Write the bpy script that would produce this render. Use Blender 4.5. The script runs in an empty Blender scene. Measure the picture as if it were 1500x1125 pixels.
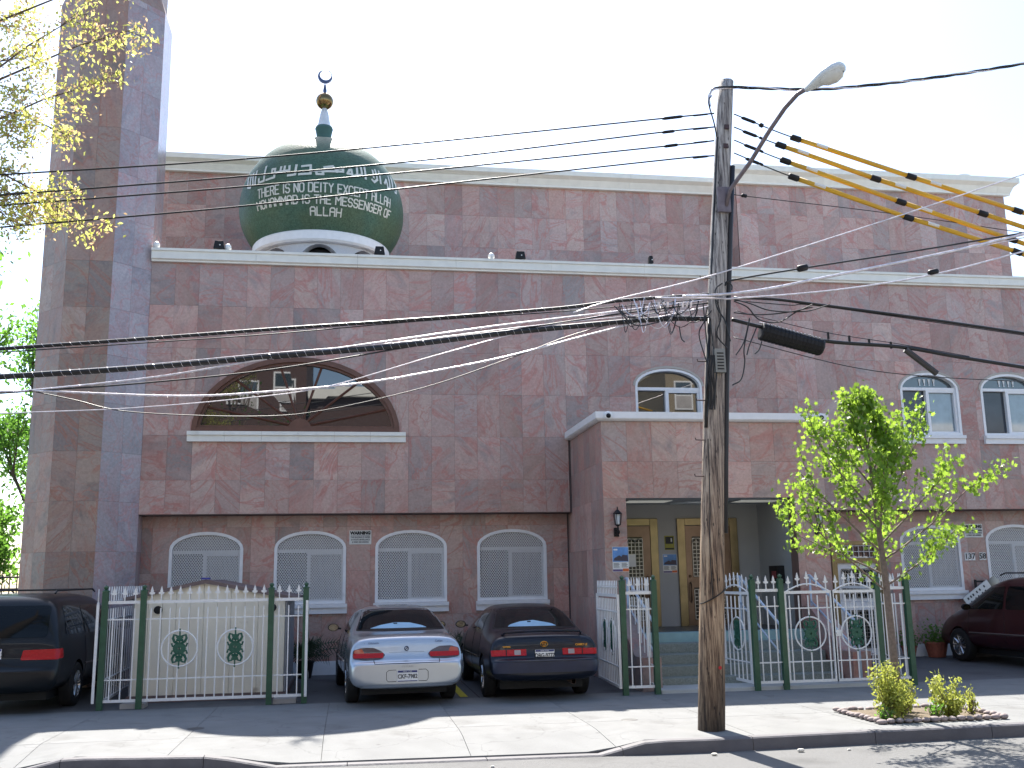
import bpy, bmesh, math, random
from math import sin, cos, pi, radians, sqrt, atan2
from mathutils import Vector, Matrix
from mathutils.bvhtree import BVHTree
random.seed(7)
SC = bpy.context.scene
COL = SC.collection
# ------------------------------------------------------------------ camera, sky, sun, exposure
FPX, CX, CY, CAMH = 1470.0, 750.0, 562.5, 1.8
YAW, PITCH, ROLL = radians(9.2), radians(10.95), radians(-.97)
_F = Vector((sin(YAW)*cos(PITCH), cos(YAW)*cos(PITCH), sin(PITCH)))
_R = Vector((cos(YAW), -sin(YAW), 0)); _U = _R.cross(_F)
_c, _s = cos(ROLL), sin(ROLL)
_R, _U = _c*_R+_s*_U, -_s*_R+_c*_U
cd = bpy.data.cameras.new('camera'); cam = bpy.data.objects.new('camera', cd); COL.objects.link(cam)
cd.sensor_width = 36; cd.lens = 36*FPX/1500; cd.clip_start = .1; cd.clip_end = 600
m3 = Matrix((_R, _U, -_F)).transposed()
cam.matrix_world = Matrix.Translation((0, 0, CAMH)) @ m3.to_4x4()
SC.camera = cam
SUNV = Vector((-.02, .735, 1)).normalized()      # towards the sun
world = bpy.data.worlds.new('World'); SC.world = world; world.use_nodes = True
wn = world.node_tree; bg = wn.nodes['Background']
sky = wn.nodes.new('ShaderNodeTexSky'); sky.sky_type = 'NISHITA'; sky.sun_disc = False
sky.sun_elevation = math.asin(SUNV.z); sky.sun_rotation = atan2(SUNV.x, SUNV.y)
sky.air_density = 1.0; sky.dust_density = 1.0; sky.ozone_density = 1.0
wn.links.new(sky.outputs[0], bg.inputs[0]); bg.inputs[1].default_value = .12
sl = bpy.data.lights.new('sun', 'SUN'); sl.energy = 5.0; sl.angle = radians(.5); sl.color = (1, .95, .87)
sun = bpy.data.objects.new('sun', sl); COL.objects.link(sun)
sun.rotation_euler = SUNV.to_track_quat('Z', 'Y').to_euler(); sun.location = (0, 20, 30)
SC.view_settings.view_transform = 'Standard'; SC.view_settings.look = 'None'
SC.view_settings.gamma = 1; SC.view_settings.use_curve_mapping = False
SC.view_settings.exposure = 1.5
SC.render.engine = 'CYCLES'
SC.cycles.max_bounces = 6; SC.cycles.diffuse_bounces = 3; SC.cycles.glossy_bounces = 3
SC.cycles.transparent_max_bounces = 6; SC.cycles.use_denoising = True

def at(x, y, Y):
    """the point at depth Y seen at photograph position (x, y): measured from the photo"""
    r = _F + _R*((x-CX)/FPX) - _U*((y-CY)/FPX)
    return r*(Y/r.y) + Vector((0, 0, CAMH))

# ------------------------------------------------------------------ materials
MATS = {}
def nt(m): return m.node_tree.nodes, m.node_tree.links
def pm(name, col, rough=.6, metal=0, spec=.5, ior=None, noise=None, bump=None, trans=None, emit=None, coat=0, stain=None):
    """plain procedural material: base colour with noise variation, optional bump; noise=(scale, amount)"""
    if name in MATS: return MATS[name]
    m = bpy.data.materials.new(name); m.use_nodes = True; N, L = nt(m)
    b = N['Principled BSDF']; b.inputs['Roughness'].default_value = rough; b.inputs['Metallic'].default_value = metal
    b.inputs['Specular IOR Level'].default_value = spec
    if ior: b.inputs['IOR'].default_value = ior
    if coat: b.inputs['Coat Weight'].default_value = coat; b.inputs['Coat Roughness'].default_value = .04
    b.inputs['Base Color'].default_value = (*col, 1)
    sc, am = noise or (6, .12)
    tc = N.new('ShaderNodeTexCoord'); nz = N.new('ShaderNodeTexNoise'); nz.inputs['Scale'].default_value = sc
    nz.inputs['Detail'].default_value = 5; L.new(tc.outputs['Object'], nz.inputs['Vector'])
    mr = N.new('ShaderNodeMapRange'); mr.inputs[1].default_value = .25; mr.inputs[2].default_value = .75
    mr.inputs[3].default_value = 1-am; mr.inputs[4].default_value = 1+am; L.new(nz.outputs['Fac'], mr.inputs[0])
    mx = N.new('ShaderNodeVectorMath'); mx.operation = 'SCALE'; mx.inputs[0].default_value = col
    L.new(mr.outputs[0], mx.inputs['Scale']); src = mx.outputs[0]
    if stain:      # (colour, scale, threshold) soft stains
        n2 = N.new('ShaderNodeTexNoise'); n2.inputs['Scale'].default_value = stain[1]; n2.inputs['Detail'].default_value = 6
        L.new(tc.outputs['Object'], n2.inputs['Vector'])
        r2 = N.new('ShaderNodeMapRange'); r2.inputs[1].default_value = stain[2]; r2.inputs[2].default_value = stain[2]+.12
        L.new(n2.outputs['Fac'], r2.inputs[0])
        k = N.new('ShaderNodeMix'); k.data_type = 'RGBA'; k.inputs[7].default_value = (*stain[0], 1)
        L.new(r2.outputs[0], k.inputs[0]); L.new(src, k.inputs[6]); src = k.outputs[2]
    L.new(src, b.inputs['Base Color'])
    if bump:
        n3 = N.new('ShaderNodeTexNoise'); n3.inputs['Scale'].default_value = bump[0]; n3.inputs['Detail'].default_value = 4
        L.new(tc.outputs['Object'], n3.inputs['Vector'])
        bp = N.new('ShaderNodeBump'); bp.inputs['Strength'].default_value = bump[1]; bp.inputs['Distance'].default_value = .01
        L.new(n3.outputs['Fac'], bp.inputs['Height']); L.new(bp.outputs[0], b.inputs['Normal'])
    if trans:      # thin leaf: part translucent
        tr = N.new('ShaderNodeBsdfTranslucent'); tr.inputs[0].default_value = (*trans[0], 1)
        ms = N.new('ShaderNodeMixShader'); ms.inputs[0].default_value = trans[1]
        L.new(b.outputs[0], ms.inputs[1]); L.new(tr.outputs[0], ms.inputs[2])
        L.new(ms.outputs[0], N['Material Output'].inputs[0])
    if emit:
        b.inputs['Emission Color'].default_value = (*emit[0], 1); b.inputs['Emission Strength'].default_value = emit[1]
    MATS[name] = m; return m

def granite(name, tones, vein, rough=.3, jit=1.0):
    """polished pink granite: tone and vein pattern change from slab to slab"""
    m = bpy.data.materials.new(name); m.use_nodes = True; N, L = nt(m); b = N['Principled BSDF']
    oi = N.new('ShaderNodeObjectInfo'); atr = N.new('ShaderNodeAttribute'); atr.attribute_name = 'slab'
    ad = N.new('ShaderNodeMath'); ad.operation = 'ADD'; L.new(oi.outputs['Random'], ad.inputs[0]); L.new(atr.outputs['Fac'], ad.inputs[1])
    fr = N.new('ShaderNodeMath'); fr.operation = 'FRACT'; L.new(ad.outputs[0], fr.inputs[0]); rnd = fr.outputs[0]
    def mul(k, out=None):
        q = N.new('ShaderNodeMath'); q.operation = 'MULTIPLY'; L.new(out or rnd, q.inputs[0]); q.inputs[1].default_value = k; return q.outputs[0]
    def frac(o):
        q = N.new('ShaderNodeMath'); q.operation = 'FRACT'; L.new(o, q.inputs[0]); return q.outputs[0]
    tc = N.new('ShaderNodeTexCoord')
    vr = N.new('ShaderNodeVectorRotate'); vr.rotation_type = 'AXIS_ANGLE'; vr.inputs['Axis'].default_value = (0, 1, 0)
    L.new(tc.outputs['Object'], vr.inputs['Vector']); L.new(mul(12.), vr.inputs['Angle'])
    cb = N.new('ShaderNodeCombineXYZ'); L.new(mul(71.), cb.inputs[0]); L.new(mul(37.), cb.inputs[1]); L.new(mul(53.), cb.inputs[2])
    va = N.new('ShaderNodeVectorMath'); L.new(vr.outputs[0], va.inputs[0]); L.new(cb.outputs[0], va.inputs[1]); P = va.outputs[0]
    def noise(s, d, dist):
        n = N.new('ShaderNodeTexNoise'); n.inputs['Scale'].default_value = s; n.inputs['Detail'].default_value = d
        n.inputs['Distortion'].default_value = dist; L.new(P, n.inputs['Vector']); return n.outputs['Fac']
    def ridge(o, w):
        a = N.new('ShaderNodeMath'); a.operation = 'SUBTRACT'; L.new(o, a.inputs[0]); a.inputs[1].default_value = .5
        c = N.new('ShaderNodeMath'); c.operation = 'ABSOLUTE'; L.new(a.outputs[0], c.inputs[0])
        r = N.new('ShaderNodeMapRange'); r.interpolation_type = 'SMOOTHSTEP'
        r.inputs[1].default_value = 0; r.inputs[2].default_value = w; r.inputs[3].default_value = 1; r.inputs[4].default_value = 0
        L.new(c.outputs[0], r.inputs[0]); return r.outputs[0]
    def mix(f, a, c):
        k = N.new('ShaderNodeMix'); k.data_type = 'RGBA'
        if isinstance(f, float): k.inputs[0].default_value = f
        else: L.new(f, k.inputs[0])
        for s, v in ((6, a), (7, c)):
            if isinstance(v, tuple): k.inputs[s].default_value = (*v, 1)
            else: L.new(v, k.inputs[s])
        return k.outputs[2]
    ra = N.new('ShaderNodeValToRGB'); ra.color_ramp.elements[0].position = 0; ra.color_ramp.elements[0].color = (*tones[0], 1)
    ra.color_ramp.elements[1].position = 1; ra.color_ramp.elements[1].color = (*tones[-1], 1)
    for i, t in enumerate(tones[1:-1]):
        e = ra.color_ramp.elements.new((i+1)/(len(tones)-1)); e.color = (*t, 1)
    L.new(frac(mul(13.7)), ra.inputs[0])
    st = N.new('ShaderNodeMapping'); st.inputs['Scale'].default_value = (1.0, 1.0, .42); L.new(P, st.inputs[0]); P0 = P; P = st.outputs[0]
    cloud = noise(2.4, 5, .9)
    cr = N.new('ShaderNodeMapRange'); cr.inputs[1].default_value = .42; cr.inputs[2].default_value = .62; L.new(cloud, cr.inputs[0])
    c = mix(mul(.45, cr.outputs[0]), ra.outputs[0], vein[1])
    g2 = noise(3.4, 3, .6); cr2 = N.new('ShaderNodeMapRange'); cr2.inputs[1].default_value = .55; cr2.inputs[2].default_value = .72; L.new(g2, cr2.inputs[0])
    c = mix(mul(.6, cr2.outputs[0]), c, vein[2])
    v1 = ridge(noise(1.5, 5, 1.1), .022); v2 = ridge(noise(2.6, 6, 1.5), .016); v3 = ridge(noise(1.1, 6, .8), .05)
    c = mix(mul(.35, v3), c, vein[0]); c = mix(mul(.75, v1), c, vein[0]); c = mix(mul(.55, v2), c, vein[0])
    P = P0; fine = noise(22, 4, .5)
    sp = N.new('ShaderNodeMapRange'); sp.inputs[1].default_value = .3; sp.inputs[2].default_value = .7; sp.inputs[3].default_value = .88; sp.inputs[4].default_value = 1.12
    L.new(fine, sp.inputs[0])
    tn = N.new('ShaderNodeMapRange'); tn.inputs[3].default_value = .91; tn.inputs[4].default_value = 1.2; L.new(frac(mul(29.3)), tn.inputs[0])
    tm = N.new('ShaderNodeMath'); tm.operation = 'MULTIPLY'; L.new(tn.outputs[0], tm.inputs[0]); L.new(sp.outputs[0], tm.inputs[1])
    sc = N.new('ShaderNodeVectorMath'); sc.operation = 'SCALE'; L.new(c, sc.inputs[0]); L.new(tm.outputs[0], sc.inputs['Scale'])
    L.new(sc.outputs[0], b.inputs['Base Color']); b.inputs['Roughness'].default_value = rough
    MATS[name] = m; return m

G_MAIN = granite('pink_granite', [(0.374, 0.288, 0.256), (0.473, 0.303, 0.251), (0.270, 0.222, 0.209), (0.484, 0.348, 0.293), (0.341, 0.217, 0.177), (0.407, 0.323, 0.298), (0.429, 0.268, 0.219), (0.297, 0.253, 0.237)],
                 [(0.407, 0.167, 0.140), (0.462, 0.313, 0.274), (0.209, 0.177, 0.177)])
G_MIN = granite('tan_pink_granite', [(.30, .225, .19), (.325, .215, .175), (.23, .195, .17), (.36, .265, .22), (.22, .18, .165), (.32, .20, .165)],
                [(0.316, 0.141, 0.096), (0.335, 0.238, 0.168), (0.130, 0.110, 0.100)], rough=.5)
WHITE = pm('white_paint', (.80, .79, .78), .45, noise=(9, .05), stain=((.62, .6, .56), 2.3, .66))
CREAM = pm('cream_cornice', (.78, .76, .69), .5, noise=(5, .06), stain=((.60, .57, .50), 1.6, .66))
IRONW = pm('white_iron_paint', (.78, .77, .75), .35, noise=(30, .06), stain=((.42, .30, .2), 14, .68))
GREEN = pm('green_post_paint', (.025, .085, .045), .4, noise=(14, .2))
GREEN2 = pm('green_ornament_paint', (.02, .10, .06), .5, noise=(20, .2))
CONC = pm('concrete', (.17, .172, .17), .85, noise=(1.9, .13), bump=(90, .4), stain=((.125, .125, .122), 1.3, .55))
CONC2 = pm('yard_concrete', (.095, .097, .10), .8, noise=(1.1, .12), bump=(60, .4), stain=((.06, .06, .062), .8, .57))
KERB = pm('kerb_concrete', (.105, .10, .108), .7, noise=(4, .2), bump=(40, .4))
ASPH = pm('asphalt', (.135, .134, .132), .9, noise=(120, .3), bump=(160, .8), stain=((.095, .094, .092), .9, .54))
BLACK = pm('black_plastic', (.010, .010, .011), .5, spec=.3)
RUBBER = pm('rubber', (.012, .012, .012), .8, noise=(20, .3))
CHROME = pm('alloy', (.5, .5, .5), .25, 1)
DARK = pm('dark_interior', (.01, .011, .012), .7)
WIRE = pm('black_cable', (.010, .010, .010), .4, noise=(9, .3))
WIREB = pm('bright_cable', (.72, .68, .70), .3, .5, noise=(12, .3))
YEL = pm('yellow_cover', (.62, .34, .015), .45, noise=(3, .12))
YLINE = pm('yellow_line_paint', (.55, .45, .03), .7, noise=(25, .3))
BROWN = pm('brown_window_frame', (.13, .055, .035), .35, noise=(8, .15))
GLASS = pm('window_glass', (.012, .015, .018), .015, 0, .5, ior=2.1, noise=(1, .1))
DOORGL = pm('dark_door_glass', (.012, .014, .014), .12, 0, .4, noise=(2, .2))
GLASSB = pm('blue_glass', (.05, .07, .08), .03, 0, .5, ior=1.9, noise=(1, .1))
CARGLASS = pm('tinted_car_glass', (.006, .008, .009), .04, 0, .35, ior=1.4, noise=(1, .1))
CURT = pm('net_curtain', (.42, .39, .37), .9, noise=(3, .18))
CURTD = pm('dark_blind', (.17, .17, .18), .8, noise=(3, .15))
PLASTER = pm('grey_plaster', (.36, .36, .35), .7, noise=(2, .05))
CEIL = pm('ceiling_panel', (.42, .44, .46), .6, noise=(2, .05))
BRASS = pm('brass_door', (.22, .185, .11), .3, 1, noise=(4, .2))
BRASS2 = pm('brushed_brass_panel', (.15, .11, .085), .34, 1, noise=(2.5, .3))
TEAL = pm('turquoise_paint', (.28, .43, .43), .6, noise=(6, .12))
TERR = pm('terrazzo', (.21, .24, .22), .5, noise=(70, .45))
BLUEIRON = pm('pale_blue_handrail', (.50, .58, .68), .35, noise=(9, .08))
SHED = pm('cream_shed_siding', (.84, .77, .62), .5, noise=(3, .05), stain=((.45, .36, .25), 2.2, .66))
SHEDT = pm('brown_shed_trim', (.17, .12, .11), .6)
SHEDG = pm('grey_shed_side', (.30, .31, .33), .6)
GOLD = pm('gilt_ball', (.22, .15, .07), .22, 1, noise=(3, .1))
STEEL = pm('dark_blue_metal', (.10, .11, .16), .3, .9)
TERRA = pm('terracotta', (.32, .10, .06), .7, noise=(12, .2))
SOIL = pm('soil', (.13, .10, .065), .95, noise=(30, .4), bump=(40, .8))
STONE = pm('edging_stone', (.27, .22, .21), .8, noise=(18, .25), bump=(40, .5))
LAMPG = pm('lamp_grey', (.62, .66, .66), .45, noise=(3, .03))
LENS = pm('lamp_lens', (.60, .60, .55), .3, noise=(6, .05))
ARM = pm('weathered_arm', (.17, .14, .15), .5, .4, noise=(14, .25))
BARK = pm('bark', (.13, .095, .07), .85, noise=(25, .35), bump=(50, .8))
BARKY = pm('sapling_bark', (.17, .125, .10), .75, noise=(30, .3), bump=(70, .5))
INK = pm('black_ink', (.015, .015, .015), .6)
SIGNW = pm('sign_white', (.70, .70, .66), .5, noise=(9, .05))
LEAF_S = pm('maple_leaf', (.085, .16, .022), .42, noise=(4, .4), trans=((.34, .52, .06), .55))
LEAF_L = pm('spring_leaf', (.27, .27, .06), .5, noise=(2.5, .35), trans=((.75, .76, .20), .6))
LEAF_F = pm('brown_flower_tassel', (.27, .17, .10), .6, noise=(2.5, .4), trans=((.62, .44, .25), .5))
LEAF_B = pm('dark_leaf', (.055, .11, .022), .5, noise=(1.5, .4), trans=((.22, .46, .06), .5))
LEAF_G = pm('variegated_leaf', (.22, .24, .04), .45, noise=(6, .45), trans=((.55, .60, .12), .4))
LEAF_P = pm('palm_leaf', (.03, .05, .02), .5, noise=(4, .3))
WHITEB = pm('pure_white_plate', (.75, .75, .73), .4)
RED = pm('red_lens', (.42, .006, .008), .25, spec=.3, coat=.12, noise=(40, .15))
ORANGE = pm('orange_lens', (.42, .06, .015), .15, coat=.6)
SMOKE = pm('smoked_lens', (.07, .045, .05), .12, coat=.6)
CLEARL = pm('clear_lens', (.35, .28, .26), .15, coat=.6)
REFLECT_B = pm('pale_blue_reflection', (.30, .52, .68), .3, coat=.5, noise=(3, .15))  # colour of the reflection painted on the rear windows
SEAM = pm('panel_gap', (.01, .01, .012), .8)
P_SIL = pm('silver_paint', (.46, .50, .54), .3, .75, coat=1, noise=(2, .03))
P_NAVY = pm('navy_paint', (.004, .006, .014), .3, .0, spec=.3, coat=.35, noise=(3, .15))
P_NAVYB = pm('scuffed_navy_bumper', (.007, .015, .045), .35, .0, noise=(5, .2), stain=((.12, .13, .16), 22, .69))
P_BLK = pm('dark_green_black_paint', (.005, .007, .009), .35, .0, spec=.25, coat=.25, noise=(2, .1))
P_MAR = pm('maroon_paint', (.035, .004, .007), .3, .0, spec=.3, coat=.35, noise=(2, .1))
BRICK = pm('street_brick', (.085, .05, .042), .85, noise=(14, .3))
BUFF = pm('buff_brick', (.27, .22, .15), .85, noise=(14, .2))

def spots(m, scale, size, dark):
    N, L = nt(m); b = N['Principled BSDF']; src = b.inputs['Base Color'].links[0].from_socket
    tc = N.new('ShaderNodeTexCoord'); v = N.new('ShaderNodeTexVoronoi'); v.inputs['Scale'].default_value = scale; L.new(tc.outputs['Object'], v.inputs['Vector'])
    n = N.new('ShaderNodeTexNoise'); n.inputs['Scale'].default_value = scale*3; L.new(tc.outputs['Object'], n.inputs['Vector'])
    a = N.new('ShaderNodeMath'); a.operation = 'MULTIPLY_ADD'; a.inputs[1].default_value = .08; L.new(n.outputs['Fac'], a.inputs[0]); L.new(v.outputs['Distance'], a.inputs[2])
    r_ = N.new('ShaderNodeMapRange'); r_.inputs[1].default_value = size; r_.inputs[2].default_value = size*1.6; r_.inputs[3].default_value = dark; r_.inputs[4].default_value = 1; L.new(a.outputs[0], r_.inputs[0])
    s_ = N.new('ShaderNodeVectorMath'); s_.operation = 'SCALE'; L.new(src, s_.inputs[0]); L.new(r_.outputs[0], s_.inputs['Scale']); src = s_.outputs[0]
    # hairline cracks and broad worn patches
    v2 = N.new('ShaderNodeTexVoronoi'); v2.feature = 'DISTANCE_TO_EDGE'; v2.inputs['Scale'].default_value = .55
    n2 = N.new('ShaderNodeTexNoise'); n2.inputs['Scale'].default_value = 2.2; n2.inputs['Detail'].default_value = 6; L.new(tc.outputs['Object'], n2.inputs['Vector'])
    mx = N.new('ShaderNodeVectorMath'); mx.operation = 'MULTIPLY_ADD'; mx.inputs[1].default_value = (.5, .5, .5); L.new(n2.outputs['Color'], mx.inputs[0]); L.new(tc.outputs['Object'], mx.inputs[2]); L.new(mx.outputs[0], v2.inputs['Vector'])
    r2 = N.new('ShaderNodeMapRange'); r2.inputs[1].default_value = .0015; r2.inputs[2].default_value = .005; r2.inputs[3].default_value = .78; r2.inputs[4].default_value = 1; L.new(v2.outputs['Distance'], r2.inputs[0])
    s2 = N.new('ShaderNodeVectorMath'); s2.operation = 'SCALE'; L.new(src, s2.inputs[0]); L.new(r2.outputs[0], s2.inputs['Scale']); L.new(s2.outputs[0], b.inputs['Base Color'])
spots(CONC, 2.4, .075, .66); spots(CONC2, 1.6, .10, .6); spots(ASPH, 3.0, .07, .7)
def wood_mat():
    m = bpy.data.materials.new('weathered_pole_wood'); m.use_nodes = True; N, L = nt(m); b = N['Principled BSDF']
    tc = N.new('ShaderNodeTexCoord'); mp = N.new('ShaderNodeMapping'); mp.inputs['Scale'].default_value = (22, 22, 1.1)
    L.new(tc.outputs['Object'], mp.inputs[0])
    n = N.new('ShaderNodeTexNoise'); n.inputs['Scale'].default_value = 1.4; n.inputs['Detail'].default_value = 9; n.inputs['Roughness'].default_value = .72
    L.new(mp.outputs[0], n.inputs[0])
    r = N.new('ShaderNodeValToRGB'); e = r.color_ramp.elements
    e[0].position = .38; e[0].color = (.02, .012, .01, 1); e[1].position = .60; e[1].color = (.50, .35, .22, 1)
    k = e.new(.47); k.color = (.22, .135, .08, 1); L.new(n.outputs[0], r.inputs[0])
    sp = N.new('ShaderNodeSeparateXYZ'); L.new(tc.outputs['Object'], sp.inputs[0])
    # grey weathering towards the top, dark tar near the ground
    mr = N.new('ShaderNodeMapRange'); mr.inputs[1].default_value = 1.8; mr.inputs[2].default_value = 5.5; L.new(sp.outputs[2], mr.inputs[0])
    g = N.new('ShaderNodeMix'); g.data_type = 'RGBA'; L.new(mr.outputs[0], g.inputs[0]); L.new(r.outputs[0], g.inputs[6])
    r2 = N.new('ShaderNodeValToRGB'); e = r2.color_ramp.elements; e[0].position = .38; e[0].color = (.06, .05, .05, 1); e[1].position = .60; e[1].color = (.52, .48, .44, 1)
    L.new(n.outputs[0], r2.inputs[0]); L.new(r2.outputs[0], g.inputs[7])
    m2 = N.new('ShaderNodeMapRange'); m2.inputs[1].default_value = .30; m2.inputs[2].default_value = 1.55; m2.inputs[3].default_value = .16; m2.inputs[4].default_value = 1
    n5 = N.new('ShaderNodeTexNoise'); n5.inputs['Scale'].default_value = 9; L.new(mp.outputs[0], n5.inputs[0])
    ad = N.new('ShaderNodeMath'); ad.operation = 'MULTIPLY_ADD'; ad.inputs[1].default_value = .5; L.new(n.outputs[0], ad.inputs[0]); L.new(sp.outputs[2], ad.inputs[2])
    L.new(ad.outputs[0], m2.inputs[0])
    s = N.new('ShaderNodeVectorMath'); s.operation = 'SCALE'; L.new(g.outputs[2], s.inputs[0]); L.new(m2.outputs[0], s.inputs['Scale'])
    # knot holes and nail marks
    vo = N.new('ShaderNodeTexVoronoi'); vo.inputs['Scale'].default_value = 1; mp2 = N.new('ShaderNodeMapping'); mp2.inputs['Scale'].default_value = (17, 17, 6.5)
    L.new(tc.outputs['Object'], mp2.inputs[0]); L.new(mp2.outputs[0], vo.inputs[0])
    v2 = N.new('ShaderNodeMapRange'); v2.inputs[1].default_value = .10; v2.inputs[2].default_value = .17; v2.inputs[3].default_value = .25; v2.inputs[4].default_value = 1
    L.new(vo.outputs['Distance'], v2.inputs[0])
    s2 = N.new('ShaderNodeVectorMath'); s2.operation = 'SCALE'; L.new(s.outputs[0], s2.inputs[0]); L.new(v2.outputs[0], s2.inputs['Scale'])
    L.new(s2.outputs[0], b.inputs['Base Color']); b.inputs['Roughness'].default_value = .85
    bp = N.new('ShaderNodeBump'); bp.inputs['Strength'].default_value = .9; bp.inputs['Distance'].default_value = .02
    L.new(n.outputs[0], bp.inputs['Height']); L.new(bp.outputs[0], b.inputs['Normal']); return m
WOOD = wood_mat()
def mosaic_mat():
    m = bpy.data.materials.new('green_glazed_mosaic'); m.use_nodes = True; N, L = nt(m); b = N['Principled BSDF']
    tc = N.new('ShaderNodeTexCoord'); n = N.new('ShaderNodeTexNoise'); n.inputs['Scale'].default_value = 1.6; L.new(tc.outputs['Object'], n.inputs[0])
    r = N.new('ShaderNodeValToRGB'); e = r.color_ramp.elements; e[0].position = .35; e[0].color = (.055, .115, .082, 1); e[1].position = .7; e[1].color = (.078, .118, .070, 1)
    L.new(n.outputs[0], r.inputs[0])
    v = N.new('ShaderNodeTexVoronoi'); v.inputs['Scale'].default_value = 34; L.new(tc.outputs['Object'], v.inputs[0])
    mr = N.new('ShaderNodeMapRange'); mr.inputs[3].default_value = .72; mr.inputs[4].default_value = 1.3; L.new(v.outputs['Color'], mr.inputs[0])
    s = N.new('ShaderNodeVectorMath'); s.operation = 'SCALE'; L.new(r.outputs[0], s.inputs[0]); L.new(mr.outputs[0], s.inputs['Scale'])
    L.new(s.outputs[0], b.inputs['Base Color']); b.inputs['Roughness'].default_value = .5; b.inputs['Specular IOR Level'].default_value = .22
    bp = N.new('ShaderNodeBump'); bp.inputs['Strength'].default_value = .45; bp.inputs['Distance'].default_value = .01
    L.new(v.outputs['Distance'], bp.inputs['Height']); L.new(bp.outputs[0], b.inputs['Normal']); return m
MOSAIC = mosaic_mat()

# ------------------------------------------------------------------ mesh helpers
class MB:
    def __init__(s): s.v = []; s.f = []; s.slab = []
    def add(s, vs, fs, slab=0.):
        o = len(s.v); s.v += [tuple(p) for p in vs]
        for f in fs: s.f.append(tuple(o+i for i in f)); s.slab.append(slab)
        return s
    def box(s, x0, x1, y0, y1, z0, z1):
        return s.add([(x, y, z) for x in (x0, x1) for y in (y0, y1) for z in (z0, z1)],
                     [(0, 1, 3, 2), (4, 6, 7, 5), (0, 4, 5, 1), (2, 3, 7, 6), (0, 2, 6, 4), (1, 5, 7, 3)])
    def bar(s, a, b, r, r2=None, n=6, caps=True):
        a, b = Vector(a), Vector(b); return s.tube([a, b], [r, r if r2 is None else r2], n, caps)
    def tube(s, pts, r, n=6, caps=True):
        pts = [Vector(p) for p in pts]; rr = r if isinstance(r, (list, tuple)) else [r]*len(pts)
        ref = None; rings = []
        for i, p in enumerate(pts):
            t = (pts[min(i+1, len(pts)-1)]-pts[max(i-1, 0)])
            t = t.normalized() if t.length > 1e-9 else Vector((0, 0, 1))
            if ref is None: ref = Vector((0, 0, 1)) if abs(t.z) < .9 else Vector((1, 0, 0))
            u = (ref - t*ref.dot(t)); u = u.normalized() if u.length > 1e-6 else t.orthogonal().normalized(); w = t.cross(u); ref = u
            rings.append([p+(u*cos(2*pi*k/n)+w*sin(2*pi*k/n))*rr[i] for k in range(n)])
        vs = [q for g in rings for q in g]; fs = []
        for i in range(len(pts)-1):
            for k in range(n): a = i*n+k; b = i*n+(k+1) % n; fs.append((a, b, b+n, a+n))
        if caps: fs += [tuple(range(n))[::-1], tuple((len(pts)-1)*n+k for k in range(n))]
        return s.add(vs, fs)
    def lathe(s, prof, c=(0, 0, 0), n=24, axis='z'):
        vs = []; fs = []
        for r, h in prof:
            for k in range(n):
                a = 2*pi*k/n; x, y = r*cos(a), r*sin(a)
                p = (x, y, h) if axis == 'z' else ((h, x, y) if axis == 'x' else (x, h, -y))
                vs.append((p[0]+c[0], p[1]+c[1], p[2]+c[2]))
        for i in range(len(prof)-1):
            for k in range(n): a = i*n+k; b = i*n+(k+1) % n; fs.append((a, b, b+n, a+n))
        return s.add(vs, fs)
    def prism(s, poly, y0, y1, axis='y', slab=0.):
        """poly in (x, z), from y0 (front) to y1"""
        n = len(poly)
        if axis == 'y': vs = [(x, y0, z) for x, z in poly]+[(x, y1, z) for x, z in poly]
        elif axis == 'x': vs = [(y0, x, z) for x, z in poly]+[(y1, x, z) for x, z in poly]
        else: vs = [(x, z, y0) for x, z in poly]+[(x, z, y1) for x, z in poly]
        fs = [tuple(range(n)), tuple(range(2*n-1, n-1, -1))]+[(i, i+n, (i+1) % n+n, (i+1) % n) for i in range(n)]
        return s.add(vs, fs, slab)
    def build(s, name, mat, parent=None, smooth=False, origin=None, slab=False, recalc=True):
        off = wl(parent) if parent else Vector((0, 0, 0))
        o0 = Vector(origin) if origin is not None else off
        me = bpy.data.meshes.new(name)
        me.from_pydata([(p[0]-o0.x, p[1]-o0.y, p[2]-o0.z) for p in s.v], [], s.f)
        if slab:
            a = me.attributes.new('slab', 'FLOAT', 'FACE'); a.data.foreach_set('value', s.slab)
        if recalc:
            bm = bmesh.new(); bm.from_mesh(me); bmesh.ops.recalc_face_normals(bm, faces=bm.faces); bm.to_mesh(me); bm.free()
        if smooth: me.polygons.foreach_set('use_smooth', [True]*len(me.polygons))
        me.materials.append(mat)
        o = bpy.data.objects.new(name, me); COL.objects.link(o)
        if parent: o.parent = parent; o.location = o0-off
        else: o.location = o0
        return o
def wl(o):
    v = Vector((0, 0, 0))
    while o is not None: v += o.location; o = o.parent
    return v
def tag(o, label=None, cat=None, group=None, kind=None):
    if label: o['label'] = label
    if cat: o['category'] = cat
    if group: o['group'] = group
    if kind: o['kind'] = kind
    return o
def thing(name, label, cat, loc=(0, 0, 0), group=None):
    o = bpy.data.objects.new(name, None); COL.objects.link(o); o.location = loc; o.empty_display_size = .2
    return tag(o, label, cat, group)
def copy_tree(o, parent=None):
    c = o.copy(); COL.objects.link(c); c.parent = parent
    for ch in list(o.children): copy_tree(ch, c)
    return c
def bevel(o, w=.01, seg=2):
    m = o.modifiers.new('bevel', 'BEVEL'); m.width = w; m.segments = seg; m.limit_method = 'ANGLE'; return o
_txt = 0
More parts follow.
